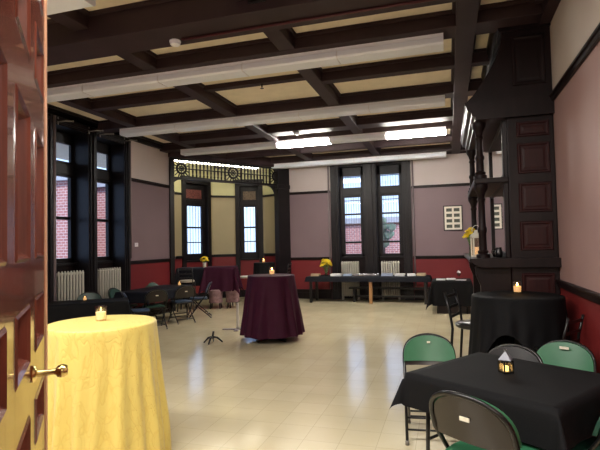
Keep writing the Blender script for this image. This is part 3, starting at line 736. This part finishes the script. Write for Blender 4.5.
# long tables on the left
folding_table('long folding table under a black cloth below the nearer left window', -5.9, 6.9, .64, .62, .33)
rect_cloth('tablecloth', 'black cloth on the long table below the nearer left window', M['black_cloth'], -5.9, 6.9, .64, .625, .335, .737, .5, 11, .08, .02)
TB = (-6.13, 9.25); tba = PI / 2 + .02
folding_table('long folding table under a black cloth with folding chairs round it', TB[0], TB[1], tba, .9, .37)
rect_cloth('tablecloth', 'black cloth on the long table ringed by folding chairs', M['navy_cloth'], TB[0], TB[1], tba, .905, .375, .737, .2, 12, .1, .012)
# tall long table at the bay
BY = (-6.2, 11.72); bya = math.atan2(.30, .954)
bt = folding_table('tall long table under a dark cloth at the mouth of the bay', BY[0], BY[1], bya, .74, .32, 1.06, 'tall long tables')
rect_cloth('tablecloth', 'dark navy cloth on the tall long table at the mouth of the bay', M['navy_cloth'], BY[0], BY[1], bya, .745, .325, 1.062, .45, 13, .06, .02)
rect_cloth('tablecloth', 'burgundy stitching smear built as a cloth over the right end of the tall table at the bay', M['burg_cloth'], BY[0] + .38 * math.cos(bya), BY[1] + .38 * math.sin(bya), bya, .38, .342, 1.075, .62, 15, .10, .02)  # stitching ghost of the burgundy table, built as a second cloth
# display table under the far windows
bx0, bx1, by0, by1 = -3.83, -.50, 13.02, 13.74
dt = thing('display_table', 'long table with navy cloth and one tan leg below the far windows', 'table', ((bx0 + bx1) / 2, (by0 + by1) / 2, 0))
hw, hd = (bx1 - bx0) / 2, (by1 - by0) / 2
MB().box(-hw, hw, -hd, hd, .68, .715).build('tabletop', M['dark_metal'], dt, bevel=.006)
for x in (-hw + .12, hw - .12):
    for y in (-hd + .05, hd - .05): MB().box(x - .035, x + .035, y - .035, y + .035, 0, .68).build('leg', M['black_metal'], dt, bevel=.005)
MB().box(.08, .17, -hd + .01, -hd + .09, 0, .68).build('leg', M['oak'], dt, bevel=.006, label='tan wooden leg')
rect_cloth('tablecloth', 'navy cloth with a short drop on the long table below the far windows', M['navy_cloth'], (bx0 + bx1) / 2, (by0 + by1) / 2, 0, hw + .004, hd + .004, .717, .13, 21, .1, .008)
bn = thing('bench', 'low dark bench standing under the display table', 'bench', (-1.55, 13.5, 0))
MB().box(-1.15, 1.15, -.16, .16, .36, .40).build('seat', M['black_metal'], bn, bevel=.006)
for x in (-1.0, 1.0): MB().box(x - .03, x + .03, -.14, .14, 0, .36).build('leg', M['black_metal'], bn)
MB().box(-1.0, 1.0, -.02, .02, .12, .17).build('stretcher', M['black_metal'], bn)
# side table right of it
ST = (.03, 11.8)
st_ = folding_table('small table under a long black cloth right of the display table', ST[0], ST[1], 0, .42, .36, group='small side tables')
rect_cloth('tablecloth', 'black cloth reaching almost to the floor on the small table right of the display table', M['black_cloth'], ST[0], ST[1], 0, .425, .365, .737, .55, 22, .1, .02)
bxo = tag(MB().box(-.3, .40, -.18, .18, 0, .19).build('storage_box', mat('dark_brown_box', (52, 40, 36), .6), bevel=.006, loc=(.02, 11.74, 0)), 'dark brown box on the floor under the small black clothed table', 'box')

# ------------------------------------------------------------------ folding chairs
def folding_chair(label, pad, loc, rz, tagm=True, seatm=None):
    t = thing('folding_chair', label, 'chair', (loc[0], loc[1], 0), rz, 'folding chairs')
    W2 = .215; pts = [(-W2, .22, .012), (-W2, -.16, .53)]
    # back upright and front leg are one bent tube; the top is a rounded arch
    hwv = lambda v: (W2 + .004) * math.sqrt(1 - .995 * v ** 3.4)
    yz = lambda z, w_: -.186 - (z - .565) * .33 - .028 * (1 - w_ * w_)
    half = []
    for k in range(13):
        v = 1 - (1 - k / 12) ** 2; z = .575 + .222 * v; half.append((hwv(v), yz(z, min(1, hwv(v) / W2)), z))
    half.append((0, yz(.798, 0), .798))
    arch = [(-x, y, z) for x, y, z in half] + half[::-1][1:]
    MB().tube(pts + arch + [(W2, -.16, .53), (W2, .22, .012)], .0125, 10).build('frame', M['black_metal'], t, smooth=True)
    for s in (-1, 1):
        MB().tube([(s * .19, .15, .425), (s * .19, .0, .25), (s * .19, -.27, .012)], .0115, 8).build('rear_leg', M['black_metal'], t, smooth=True)
        for y, xx in ((.22, W2), (-.27, .19)): MB().lathe([(.016, 0), (.016, .03), (.012, .034)], (s * xx, y, 0), 10).build('foot_cap', M['rubber'], t, smooth=True)
    for y, z in ((.155, .10), (.10, .178)): MB().tube([(-W2, y, z), (W2, y, z)], .009, 8).build('crossbar', M['black_metal'], t, smooth=True)
    for y, z in ((-.205, .085), (-.15, .15)): MB().tube([(-.19, y, z), (.19, y, z)], .009, 8).build('crossbar', M['black_metal'], t, smooth=True)
    b = MB()                                      # seat
    prof = [(-.185, -.19), (.185, -.19), (.20, -.1), (.195, .16), (.165, .215), (-.165, .215), (-.195, .16), (-.20, -.1)]
    b.prism(prof, .415, .432, 'z').build('seat_pan', M['dark_metal'], t, bevel=.004)
    b = MB(); b.prism([(x * .96, y * .95 + .003) for x, y in prof], .433, .462, 'z').build('seat_pad', seatm or pad, t, bevel=.012, smooth=True)
    def back(y_off, inset, th, zb_=.565, grow=0):
        bb = MB(); NX, NZ = 14, 14; fr, bk = [], []
        for j in range(NZ + 1):
            v = 1 - (1 - j / NZ) ** 2; z = zb_ + inset + (.782 + grow - zb_ - 2 * inset) * v
            hw_ = (W2 - .006 - inset + grow) * math.sqrt(1 - .99 * v ** 3.4)
            yb = -.18 - (z - .565) * .33
            rowf, rowb = [], []; kx = hw_ / W2
            for i in range(NX + 1):
                w_ = -1 + 2 * i / NX; yy = yb - .028 * (1 - (w_ * kx) ** 2) + y_off
                zz_ = z
                rowf.append(bb.bm.verts.new((w_ * hw_, yy + th, zz_))); rowb.append(bb.bm.verts.new((w_ * hw_, yy, zz_)))
            fr.append(rowf); bk.append(rowb)
        for G in (fr, bk):
            for j in range(NZ):
                for i in range(NX): bb.bm.faces.new((G[j][i], G[j][i + 1], G[j + 1][i + 1], G[j + 1][i]))
        for j in range(NZ):
            for i in (0, NX): bb.bm.faces.new((fr[j][i], fr[j + 1][i], bk[j + 1][i], bk[j][i]))
        for i in range(NX):
            for j in (0, NZ): bb.bm.faces.new((fr[j][i], fr[j][i + 1], bk[j][i + 1], bk[j][i]))
        return bb
    back(-.006, 0, .012, .545).build('back_panel', M['dark_metal'], t, smooth=True, autosmooth=50)
    back(.012, 0, .022, .585, .012).build('back_pad', pad, t, smooth=True, autosmooth=50)
    if tagm: MB().box(-.026, .026, -.262, -.257, .668, .688).build('label_tag', M['label'], t, label='white sticker on the back')
    return t
G = M['green']
c_front = folding_chair('black backed folding chair with green seat at the near edge of the square table', G, (.205, 2.885), face(.56, .83))
c_front.scale = (1.08,) * 3
c_g1 = folding_chair('green padded folding chair facing us behind the left corner of the square table', G, (-.18, 4.31), face(.10, -1), False)
c_g2 = folding_chair('pale lit green folding chair at the back of the square table next to the wall', G, (.765, 4.25), face(-.5, -.86), False)
MB().box(-.035, .035, -.215, -.205, .745, .765).build('label_tag', M['label'], c_g2, label='white sticker on the top edge')
MB().box(-.014, .014, -.222, -.212, .735, .75).build('label_tag', M['label'], c_g1, label='small white sticker near the top')
c_blk = folding_chair('black folding chair at the back of the square table between the two green ones', M['black_vinyl'], (.36, 3.98), face(-.45, -.9), False)
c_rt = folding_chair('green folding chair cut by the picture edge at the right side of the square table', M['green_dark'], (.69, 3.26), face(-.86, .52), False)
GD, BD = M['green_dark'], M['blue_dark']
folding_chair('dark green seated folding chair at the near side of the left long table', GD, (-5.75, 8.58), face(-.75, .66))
folding_chair('blue grey seated folding chair at the middle of the left long table', M['black_vinyl'], (-5.6, 9.40), face(-.8, .6), True, BD)
folding_chair('blue lit grey folding chair seen side on at the far end of the left long table', BD, (-5.55, 10.08), face(-.9, -.45), False)
folding_chair('blue lit folding chair at the near end of the left long table', BD, (-5.68, 7.96), face(.8, .6), False)
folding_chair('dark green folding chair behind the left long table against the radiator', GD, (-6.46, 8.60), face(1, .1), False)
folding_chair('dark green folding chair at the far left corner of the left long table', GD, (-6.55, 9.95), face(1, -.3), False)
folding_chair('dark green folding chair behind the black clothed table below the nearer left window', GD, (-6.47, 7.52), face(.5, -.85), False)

# ------------------------------------------------------------------ ladder-back bar stools
def bar_stool(label, seat, loc, rz):
    t = thing('bar_stool', label, 'stool', (loc[0], loc[1], 0), rz, 'ladder back bar stools')
    for s in (-1, 1):
        MB().tube([(s * .20, .20, 0), (s * .17, .165, .72)], .014, 8).build('leg', M['black_metal'], t, smooth=True)
        MB().tube([(s * .20, -.24, 0), (s * .175, -.175, .72), (s * .175, -.20, .9), (s * .17, -.25, 1.10)], .014, 8).build('back_post', M['black_metal'], t, smooth=True)
    for z, y in ((.84, -.196), (.94, -.214), (1.05, -.24)): MB().bar((-.172, y, z), (.172, y, z), .012, .03).build('back_slat', M['black_metal'], t, bevel=.003)
    for z, k in ((.25, .194), (.40, .19)):
        MB().tube([(-k, k, z), (k, k, z)], .009, 8).build('rung', M['black_metal'], t, smooth=True)
    MB().lathe([(0, .72), (.17, .72), (.19, .735), (.192, .76), (.17, .778), (0, .782)], seg=24).build('seat', seat, t, smooth=True, autosmooth=50)
    return t
PV, BVn = M['pale_vinyl'], M['black_vinyl']
bar_stool('black ladder back stool standing left of the black clothed tall table by the mantelpiece', BVn, (.23, 5.50), face(.95, -.3))
bs_ = bar_stool('black ladder back stool squeezed between the black clothed tall table and the red dado', BVn, (.85, 4.86), face(-.8, .55))
bs_.scale = (.88,) * 3
bar_stool('stool with a pale sheen on its seat in front of the left end of the tall bay table', PV, (-6.45, 11.1), face(-.35, .95))
bar_stool('ladder back stool with a pale sheen on its seat left of the small tall table at the bay post', PV, (-5.45, 12.55), face(.9, .35))
bar_stool('dark ladder back stool right of the small tall table at the bay post', BVn, (-4.62, 13.25), face(-1, -.1))
# two stitching smears under the tall bay table, built as low stools
def stool_from_smear(label, x, y):
    t = thing('smear_stool', label, 'stool', (x, y, 0), .3, 'grey pink stitching smears')
    b = MB().lathe([(0, .50), (.15, .50), (.185, .48), (.19, .43), (.185, .36), (.0, .36)], seg=20).build('cushion', M['pink_smear'], t, smooth=True, autosmooth=50)
    MB().lathe([(.18, .36), (.175, .25), (.185, .16), (0, .16)], seg=20).build('skirt', M['pink_smear'], t, smooth=True, autosmooth=50)
    for sx in (-1, 1):
        for sy in (-1, 1): MB().tube([(sx * .11, sy * .11, .16), (sx * .13, sy * .13, 0)], .015, 8).build('leg', M['black_metal'], t, smooth=True)
stool_from_smear('grey pink stitching smear built as a low stool under the middle of the tall bay table', -5.87, 11.55)
stool_from_smear('grey pink stitching smear built as a low stool under the right end of the tall bay table', -5.48, 11.75)
# stitching ghosts of table feet left of the burgundy table, built as stands
fs = thing('ghost_feet', 'small black splayed stitching ghost of table feet alone on the open floor', 'stand', (-3.86, 7.45, 0), .4)
for i, (a, l, z) in enumerate(((.2, .17, .02), (1.5, .13, .03), (2.9, .15, .05), (4.3, .14, .02))):
    MB().tube([(0, 0, .11), (math.cos(a) * l * .5, math.sin(a) * l * .5, .09), (math.cos(a) * l, math.sin(a) * l, .012)], [.02, .018, .012], 8).build('foot', M['black_metal'], fs, smooth=True)
MB().tube([(0, 0, .09), (.02, .01, .2)], .018, 8).build('stem', M['black_metal'], fs, smooth=True)
ps = thing('ghost_post', 'pale stitching ghost of a table base built as a thin post left of the burgundy cloth', 'stand', (-3.98, 8.75, 0), .2)
MB().lathe([(.036, .02), (.03, .06), (.022, .5), (.02, .52), (0, .52)], seg=12).build('pole', M['pale_vinyl'], ps, smooth=True)
MB().box(-.30, .34, -.035, .035, 0, .02).box(-.04, .04, -.2, .2, 0, .018).build('base', M['pipe'], ps, bevel=.004)

# ------------------------------------------------------------------ candles and lanterns
def candle(label, x, y, z, bright=False, s=1.0):
    t = thing('votive_candle', label, 'candle', (x, y, z), 0, 'candles in glasses')
    MB().lathe([(.0, 0), (.032 * s, 0), (.035 * s, .006), (.042 * s, .105 * s), (.039 * s, .105 * s), (.032 * s, .01), (0, .01)], seg=24, cap=False).build('glass', M['glass'], t, smooth=True, autosmooth=40)
    MB().lathe([(0, .012), (.031 * s, .012), (.0345 * s, .062 * s), (.03 * s, .064 * s), (0, .06 * s)], seg=20).build('wax', M['wax'], t, smooth=True, autosmooth=40)
    MB().lathe([(0, .06 * s), (.0015, .06 * s), (.0015, .072 * s), (0, .073 * s)], seg=6).build('wick', M['black_metal'], t)
    k = 1.5 if bright else .9
    MB().lathe([(0, .066 * s), (.005 * k, .072 * s), (.006 * k, .08 * s), (.003 * k, .092 * s), (0, .10 * s)], seg=10).build('flame', M['flame'] if bright else M['flame_low'], t, smooth=True)
candle('white candle in a clear glass on the yellow cloth', -2.68, 3.27, 1.067, False, 1.12)
candle('glowing candle in a glass on the burgundy cloth', -2.98, 8.02, 1.115, True, 1.25)
candle('brightly glowing candle in a glass on the black cloth before the mantelpiece', .66, 5.45, 1.095, True, 1.1)
candle('glowing candle on the small tall table at the bay post', -5.08, 13.0, 1.127, True, 1.1)
candle('small candle on the long black table below the nearer left window', -6.05, 6.98, .742, False, .8)
candle('small candle at the far end of the table ringed by folding chairs', -5.98, 9.95, .742, False, .9)

ln = thing('lantern', 'tiny black lantern with a pointed silver roof on the square table', 'lantern', (.345, 3.60, .742), .5)
b = MB().box(-.032, .032, -.032, .032, 0, .012)
for sx in (-1, 1):
    for sy in (-1, 1): b.box(sx * .032 - .004, sx * .032 + .004, sy * .032 - .004, sy * .032 + .004, 0, .085)
b.box(-.036, .036, -.036, .036, .08, .088).build('lantern_frame', M['black_metal'], ln)
MB().lathe([(.056, .088), (.056, .092), (.03, .118), (.006, .142), (0, .143)], seg=4).build('roof', M['grey_roof'], ln)
MB().tube([(0, .012 * math.cos(a), .152 + .012 * math.sin(a)) for a in [2 * PI * k / 12 for k in range(12)]], .002, 6, True).build('ring', M['silver'], ln, smooth=True)
MB().box(-.031, .031, -.0315, -.0305, .012, .08).box(-.031, .031, .0305, .0315, .012, .08).box(-.0315, -.0305, -.031, .031, .012, .08).box(.0305, .0315, -.031, .031, .012, .08).build('glass', M['glass'], ln)
MB().lathe([(0, .012), (.018, .012), (.018, .045), (0, .045)], seg=14).build('candle', mat('lit_wax', (240, 220, 170), .5, emit=(255, 205, 120), estr=1.6), ln, smooth=True, autosmooth=40)

wlt = thing('lantern', 'white lantern with a loop handle on the mantel shelf', 'lantern', (.33, 6.33, 1.441), .2)
b = MB().box(-.06, .06, -.06, .06, 0, .02)
for sx in (-1, 1):
    for sy in (-1, 1): b.box(sx * .053 - .008, sx * .053 + .008, sy * .053 - .008, sy * .053 + .008, 0, .24)
b.box(-.064, .064, -.064, .064, .23, .25).build('lantern_frame', M['white_lantern'], wlt)
MB().lathe([(.088, .25), (.06, .28), (.03, .30), (.028, .325), (0, .33)], seg=4).build('roof', M['white_lantern'], wlt)
MB().tube([(.055 * math.cos(a), 0, .31 + .075 * math.sin(a)) for a in [PI * k / 12 for k in range(13)]], .004, 6).build('handle', M['white_lantern'], wlt, smooth=True)
b = MB()
for sg in (-1, 1): b.box(-.05, .05, sg * .053 - .001, sg * .053 + .001, .02, .23).box(sg * .053 - .001, sg * .053 + .001, -.05, .05, .02, .23)
b.build('glass', M['glass'], wlt)
MB().lathe([(0, .02), (.032, .02), (.032, .12), (0, .12)], seg=16).build('candle', M['wax'], wlt, smooth=True, autosmooth=40)
# jugs on the mantel
for i, (x, y, s, lb) in enumerate(((.55, 6.03, .85, 'black glazed jug on the mantel shelf nearer the panelled side'), (.53, 6.22, .75, 'smaller black glazed jug on the mantel shelf beyond the other jug'))):
    t = thing('jug', lb, 'jug', (x, y, 1.441), 2.6, 'jugs on the mantel shelf')
    MB().lathe([(0, 0), (.035 * s, 0), (.048 * s, .03 * s), (.05 * s, .07 * s), (.036 * s, .105 * s), (.034 * s, .125 * s), (.038 * s, .135 * s), (.03 * s, .13 * s), (.028 * s, .10 * s), (0, .09 * s)], seg=20, cap=False).build('body', M['black_china'], t, smooth=True)
    MB().tube([(.035 * s + .03 * s * math.sin(a), 0, .075 * s + .045 * s * math.cos(a)) for a in [PI * k / 10 for k in range(11)]], .006 * s, 8).build('handle', M['black_china'], t, smooth=True)
# flowers
def bouquet(label, x, y, z, vase_h, R, n, seed, vm=None, fs=.03):
    rnd = random.Random(seed); t = thing('flower_vase', label, 'vase of flowers', (x, y, z), 0, 'vases of yellow flowers')
    MB().lathe([(0, 0), (.04, 0), (.045, .01), (.042, vase_h * .6), (.05, vase_h), (.046, vase_h), (.038, vase_h * .6), (.04, .015), (0, .015)], seg=20, cap=False).build('vase', vm or M['frost'], t, smooth=True)
    f0 = None; lf = MB(); stm = MB()
    for i in range(n):
        a = rnd.uniform(0, 2 * PI); el = rnd.uniform(.1, 1); rr = R * math.sqrt(rnd.random()) * (1.1 - .4 * el)
        p = Vector((rr * math.cos(a), rr * math.sin(a), vase_h + R * .3 + el * R * 1.1))
        if f0 is None:
            q = MB(); q.blob((0, 0, 0), fs * .45, sub=1)
            for k in range(8):
                ang = 2 * PI * k / 8; q.blob((math.cos(ang) * fs * .7, math.sin(ang) * fs * .7, .004), fs * .45, fs * .28, fs * .14, 1, Matrix.Rotation(ang, 4, 'Z'))
            f0 = q.build('flower', M['yellow'], t, smooth=True); f = f0
        else: f = f0.copy(); COL.objects.link(f)
        f.location = p; d = Vector((p.x, p.y, .12)); f.rotation_euler = d.to_track_quat('Z', 'Y').to_euler(); f.scale = (rnd.uniform(.8, 1.25),) * 3
        stm.tube([(0, 0, .03), p * .6 + Vector((0, 0, .02)), p], .0025, 5)
    for i in range(n):
        a = rnd.uniform(0, 2 * PI); p = Vector((math.cos(a) * R * rnd.uniform(.3, .9), math.sin(a) * R * rnd.uniform(.3, .9), vase_h + rnd.uniform(.0, R)))
        lf.blob(p, .04, .016, .006, 1, Matrix.Rotation(a, 4, 'Z') @ Matrix.Rotation(rnd.uniform(-.9, .2), 4, 'Y'))
    stm.build('stems', M['leaf'], t); lf.build('leaves', M['leaf'], t, smooth=True)
bouquet('large vase of yellow flowers on the display table below the far windows', -3.33, 13.35, .723, .22, .17, 30, 2, fs=.05)
bouquet('white vase with yellow flowers on the tall bay table', -6.22, 11.62, 1.068, .13, .10, 10, 5, M['white_lantern'], .05)
bouquet('vase of yellow flowers on the mantel shelf beyond the white lantern', .29, 6.62, 1.441, .20, .11, 18, 9, fs=.04)

# ------------------------------------------------------------------ small things on the display table and the side table
rnd = random.Random(31)
def papers(label, x, y, z, w, d, n, m, rz=0):
    t = thing('paper_stack', label, 'papers', (x, y, z), rz, 'stacks of paper')
    o = None
    for i in range(n):
        if o is None:
            o = MB().box(-w / 2, w / 2, -d / 2, d / 2, 0, .007).build('sheet', m, t); s = o
        else: s = o.copy(); COL.objects.link(s)
        s.location = (rnd.uniform(-.006, .006), rnd.uniform(-.006, .006), i * .0072); s.rotation_euler = (0, 0, rnd.uniform(-.06, .06))
zt_ = .7235
papers('stack of tan cards at the left end of the display table', -3.62, 13.28, zt_, .24, .18, 9, M['paper_tan'])
papers('stack of white papers just right of the large flower vase', -3.02, 13.25, zt_, .30, .22, 9, M['paper'])
papers('stack of pale blue leaflets left of the silver tray', -2.72, 13.35, zt_, .22, .24, 7, M['paper_blue'])
papers('stack of pale blue leaflets right of the silver tray', -1.62, 13.3, zt_, .30, .2, 10, M['paper_blue'])
papers('stack of white papers in the middle of the right half of the display table', -1.28, 13.34, zt_, .26, .22, 8, M['paper'])
papers('stack of white papers second from the right end of the display table', -.98, 13.24, zt_, .2, .18, 9, M['paper'], .2)
papers('stack of tan cards at the right end of the display table', -.72, 13.32, zt_, .22, .2, 10, M['paper_tan'], -.1)
tr = thing('serving_tray', 'long silver tray in the middle of the display table', 'tray', (-2.2, 13.3, zt_ + .001))
MB().box(-.32, .32, -.17, .17, 0, .012).build('tray_base', M['silver'], tr, bevel=.004)
q = MB()
for a in ((-.32, .32, -.175, -.16), (-.32, .32, .16, .175), (-.325, -.31, -.175, .175), (.31, .325, -.175, .175)): q.box(*a, .01, .045)
q.build('rim', M['silver'], tr, bevel=.003)
papers('stack of white papers at the left edge of the small black clothed table', -.20, 11.62, .743, .2, .15, 4, M['paper'])
papers('stack of white papers in the middle of the small black clothed table', .02, 11.7, .743, .18, .15, 5, M['paper'], .2)
papers('few white sheets at the front right of the small black clothed table', .24, 11.58, .743, .22, .13, 2, M['paper'], -.2)
gl = thing('goblet', 'clear stemmed goblet with white flowers on the small black clothed table', 'glass', (.20, 11.85, .742))
MB().lathe([(0, 0), (.035, 0), (.033, .005), (.006, .012), (.006, .07), (.03, .09), (.04, .13), (.042, .15), (.038, .15), (.026, .095), (0, .085)], seg=18, cap=False).build('bowl', M['frost'], gl, smooth=True)
q = MB()
for k in range(7): q.blob((.026 * math.cos(k * .9), .026 * math.sin(k * .9), .16 + .012 * (k % 3)), .022, sub=1)
q.build('blossoms', M['paper'], gl, smooth=True)

# ------------------------------------------------------------------ wall things
pf = thing('picture_frame', 'black framed set of eight small photographs on the far wall', 'picture', (.135, YF - .002, 2.26))
b = MB()
for a in ((-.25, .25, .32, .345), (-.25, .25, -.345, -.32), (-.25, -.225, -.345, .345), (.225, .25, -.345, .345)): b.box(a[0], a[1], -.03, 0, a[2], a[3])
b.build('frame', M['frame_black'], pf, bevel=.003)
MB().box(-.226, .226, -.012, 0, -.321, .321).build('mat_board', M['mat_board'], pf)
o = None
for i in range(2):
    for j in range(4):
        if o is None: o = MB().box(-.075, .075, -.002, 0, -.045, .045).build('photograph', M['photo'], pf); s = o
        else: s = o.copy(); COL.objects.link(s)
        s.location = (-.1 + i * .2, -.0125, -.225 + j * .15)
sw = thing('wall_switch', 'small white switch plate on the mauve wall right of the left windows', 'switch', (XL + .001, 9.48, 1.70), PI / 2)
MB().box(-.06, .06, -.012, 0, -.045, .045).build('plate', M['white_metal'], sw, bevel=.003)
MB().box(-.015, .015, -.02, -.012, -.018, .018).build('toggle', M['white_metal'], sw)

# ------------------------------------------------------------------ outside the windows
MB().box(-60, 60, -60, 90, -1.2, -.9).build('ground', M['tarmac'], kind='structure')
def building(label, x0, x1, y0, y1, h, m, wins):
    t = thing('brick_building', label, 'building', ((x0 + x1) / 2, (y0 + y1) / 2, -.9), 0, 'brick buildings outside')
    a, c = (x1 - x0) / 2, (y1 - y0) / 2
    MB().box(-a, a, -c, c, 0, h).build('wall', m, t); MB().box(-a - .2, a + .2, -c - .2, c + .2, h, h + .3).build('roof', M['tarmac'], t)
    for w in wins: MB().box(*w).build('window', M['casing'], t)
building('low red brick building across the street beyond the far windows', -9.5, 4, 27, 33, 3.6, M['brick'], [(-8 + 3.2 * k, -7 + 3.2 * k, -3.03, -2.99, 1.2, 2.6) for k in range(5)])
building('narrow red brick building seen through the nearer left window', -21, -14.5, 16.0, 16.9, 5.3, M['brick'], [])
building('wider red brick building seen through the farther left window', -21, -14.5, 18.5, 22.5, 5.3, M['brick'], [])
def tree(label, x, y, h, r, seed):
    rn = random.Random(seed); t = thing('tree', label, 'tree', (x, y, -.9), 0, 'trees outside')
    MB().tube([(0, 0, 0), (.1, 0, h * .4), (.0, .1, h * .7)], [.2, .15, .08], 8).build('trunk', M['trunk'], t, smooth=True)
    b = MB()
    for i in range(26):
        d = Vector((rn.gauss(0, 1), rn.gauss(0, 1), rn.gauss(0, .8))); d = d.normalized() * r * rn.uniform(.3, 1)
        b.blob(d + Vector((0, 0, h * .75)), r * rn.uniform(.18, .34), sub=1)
    b.build('crown', M['crown'], t)
tree('leafy tree seen through the left of the far windows', -6.2, 24.5, 3.9, .75, 1)
tree('leafy tree seen through the right of the far windows', -3.3, 24.0, 4.2, .8, 2)
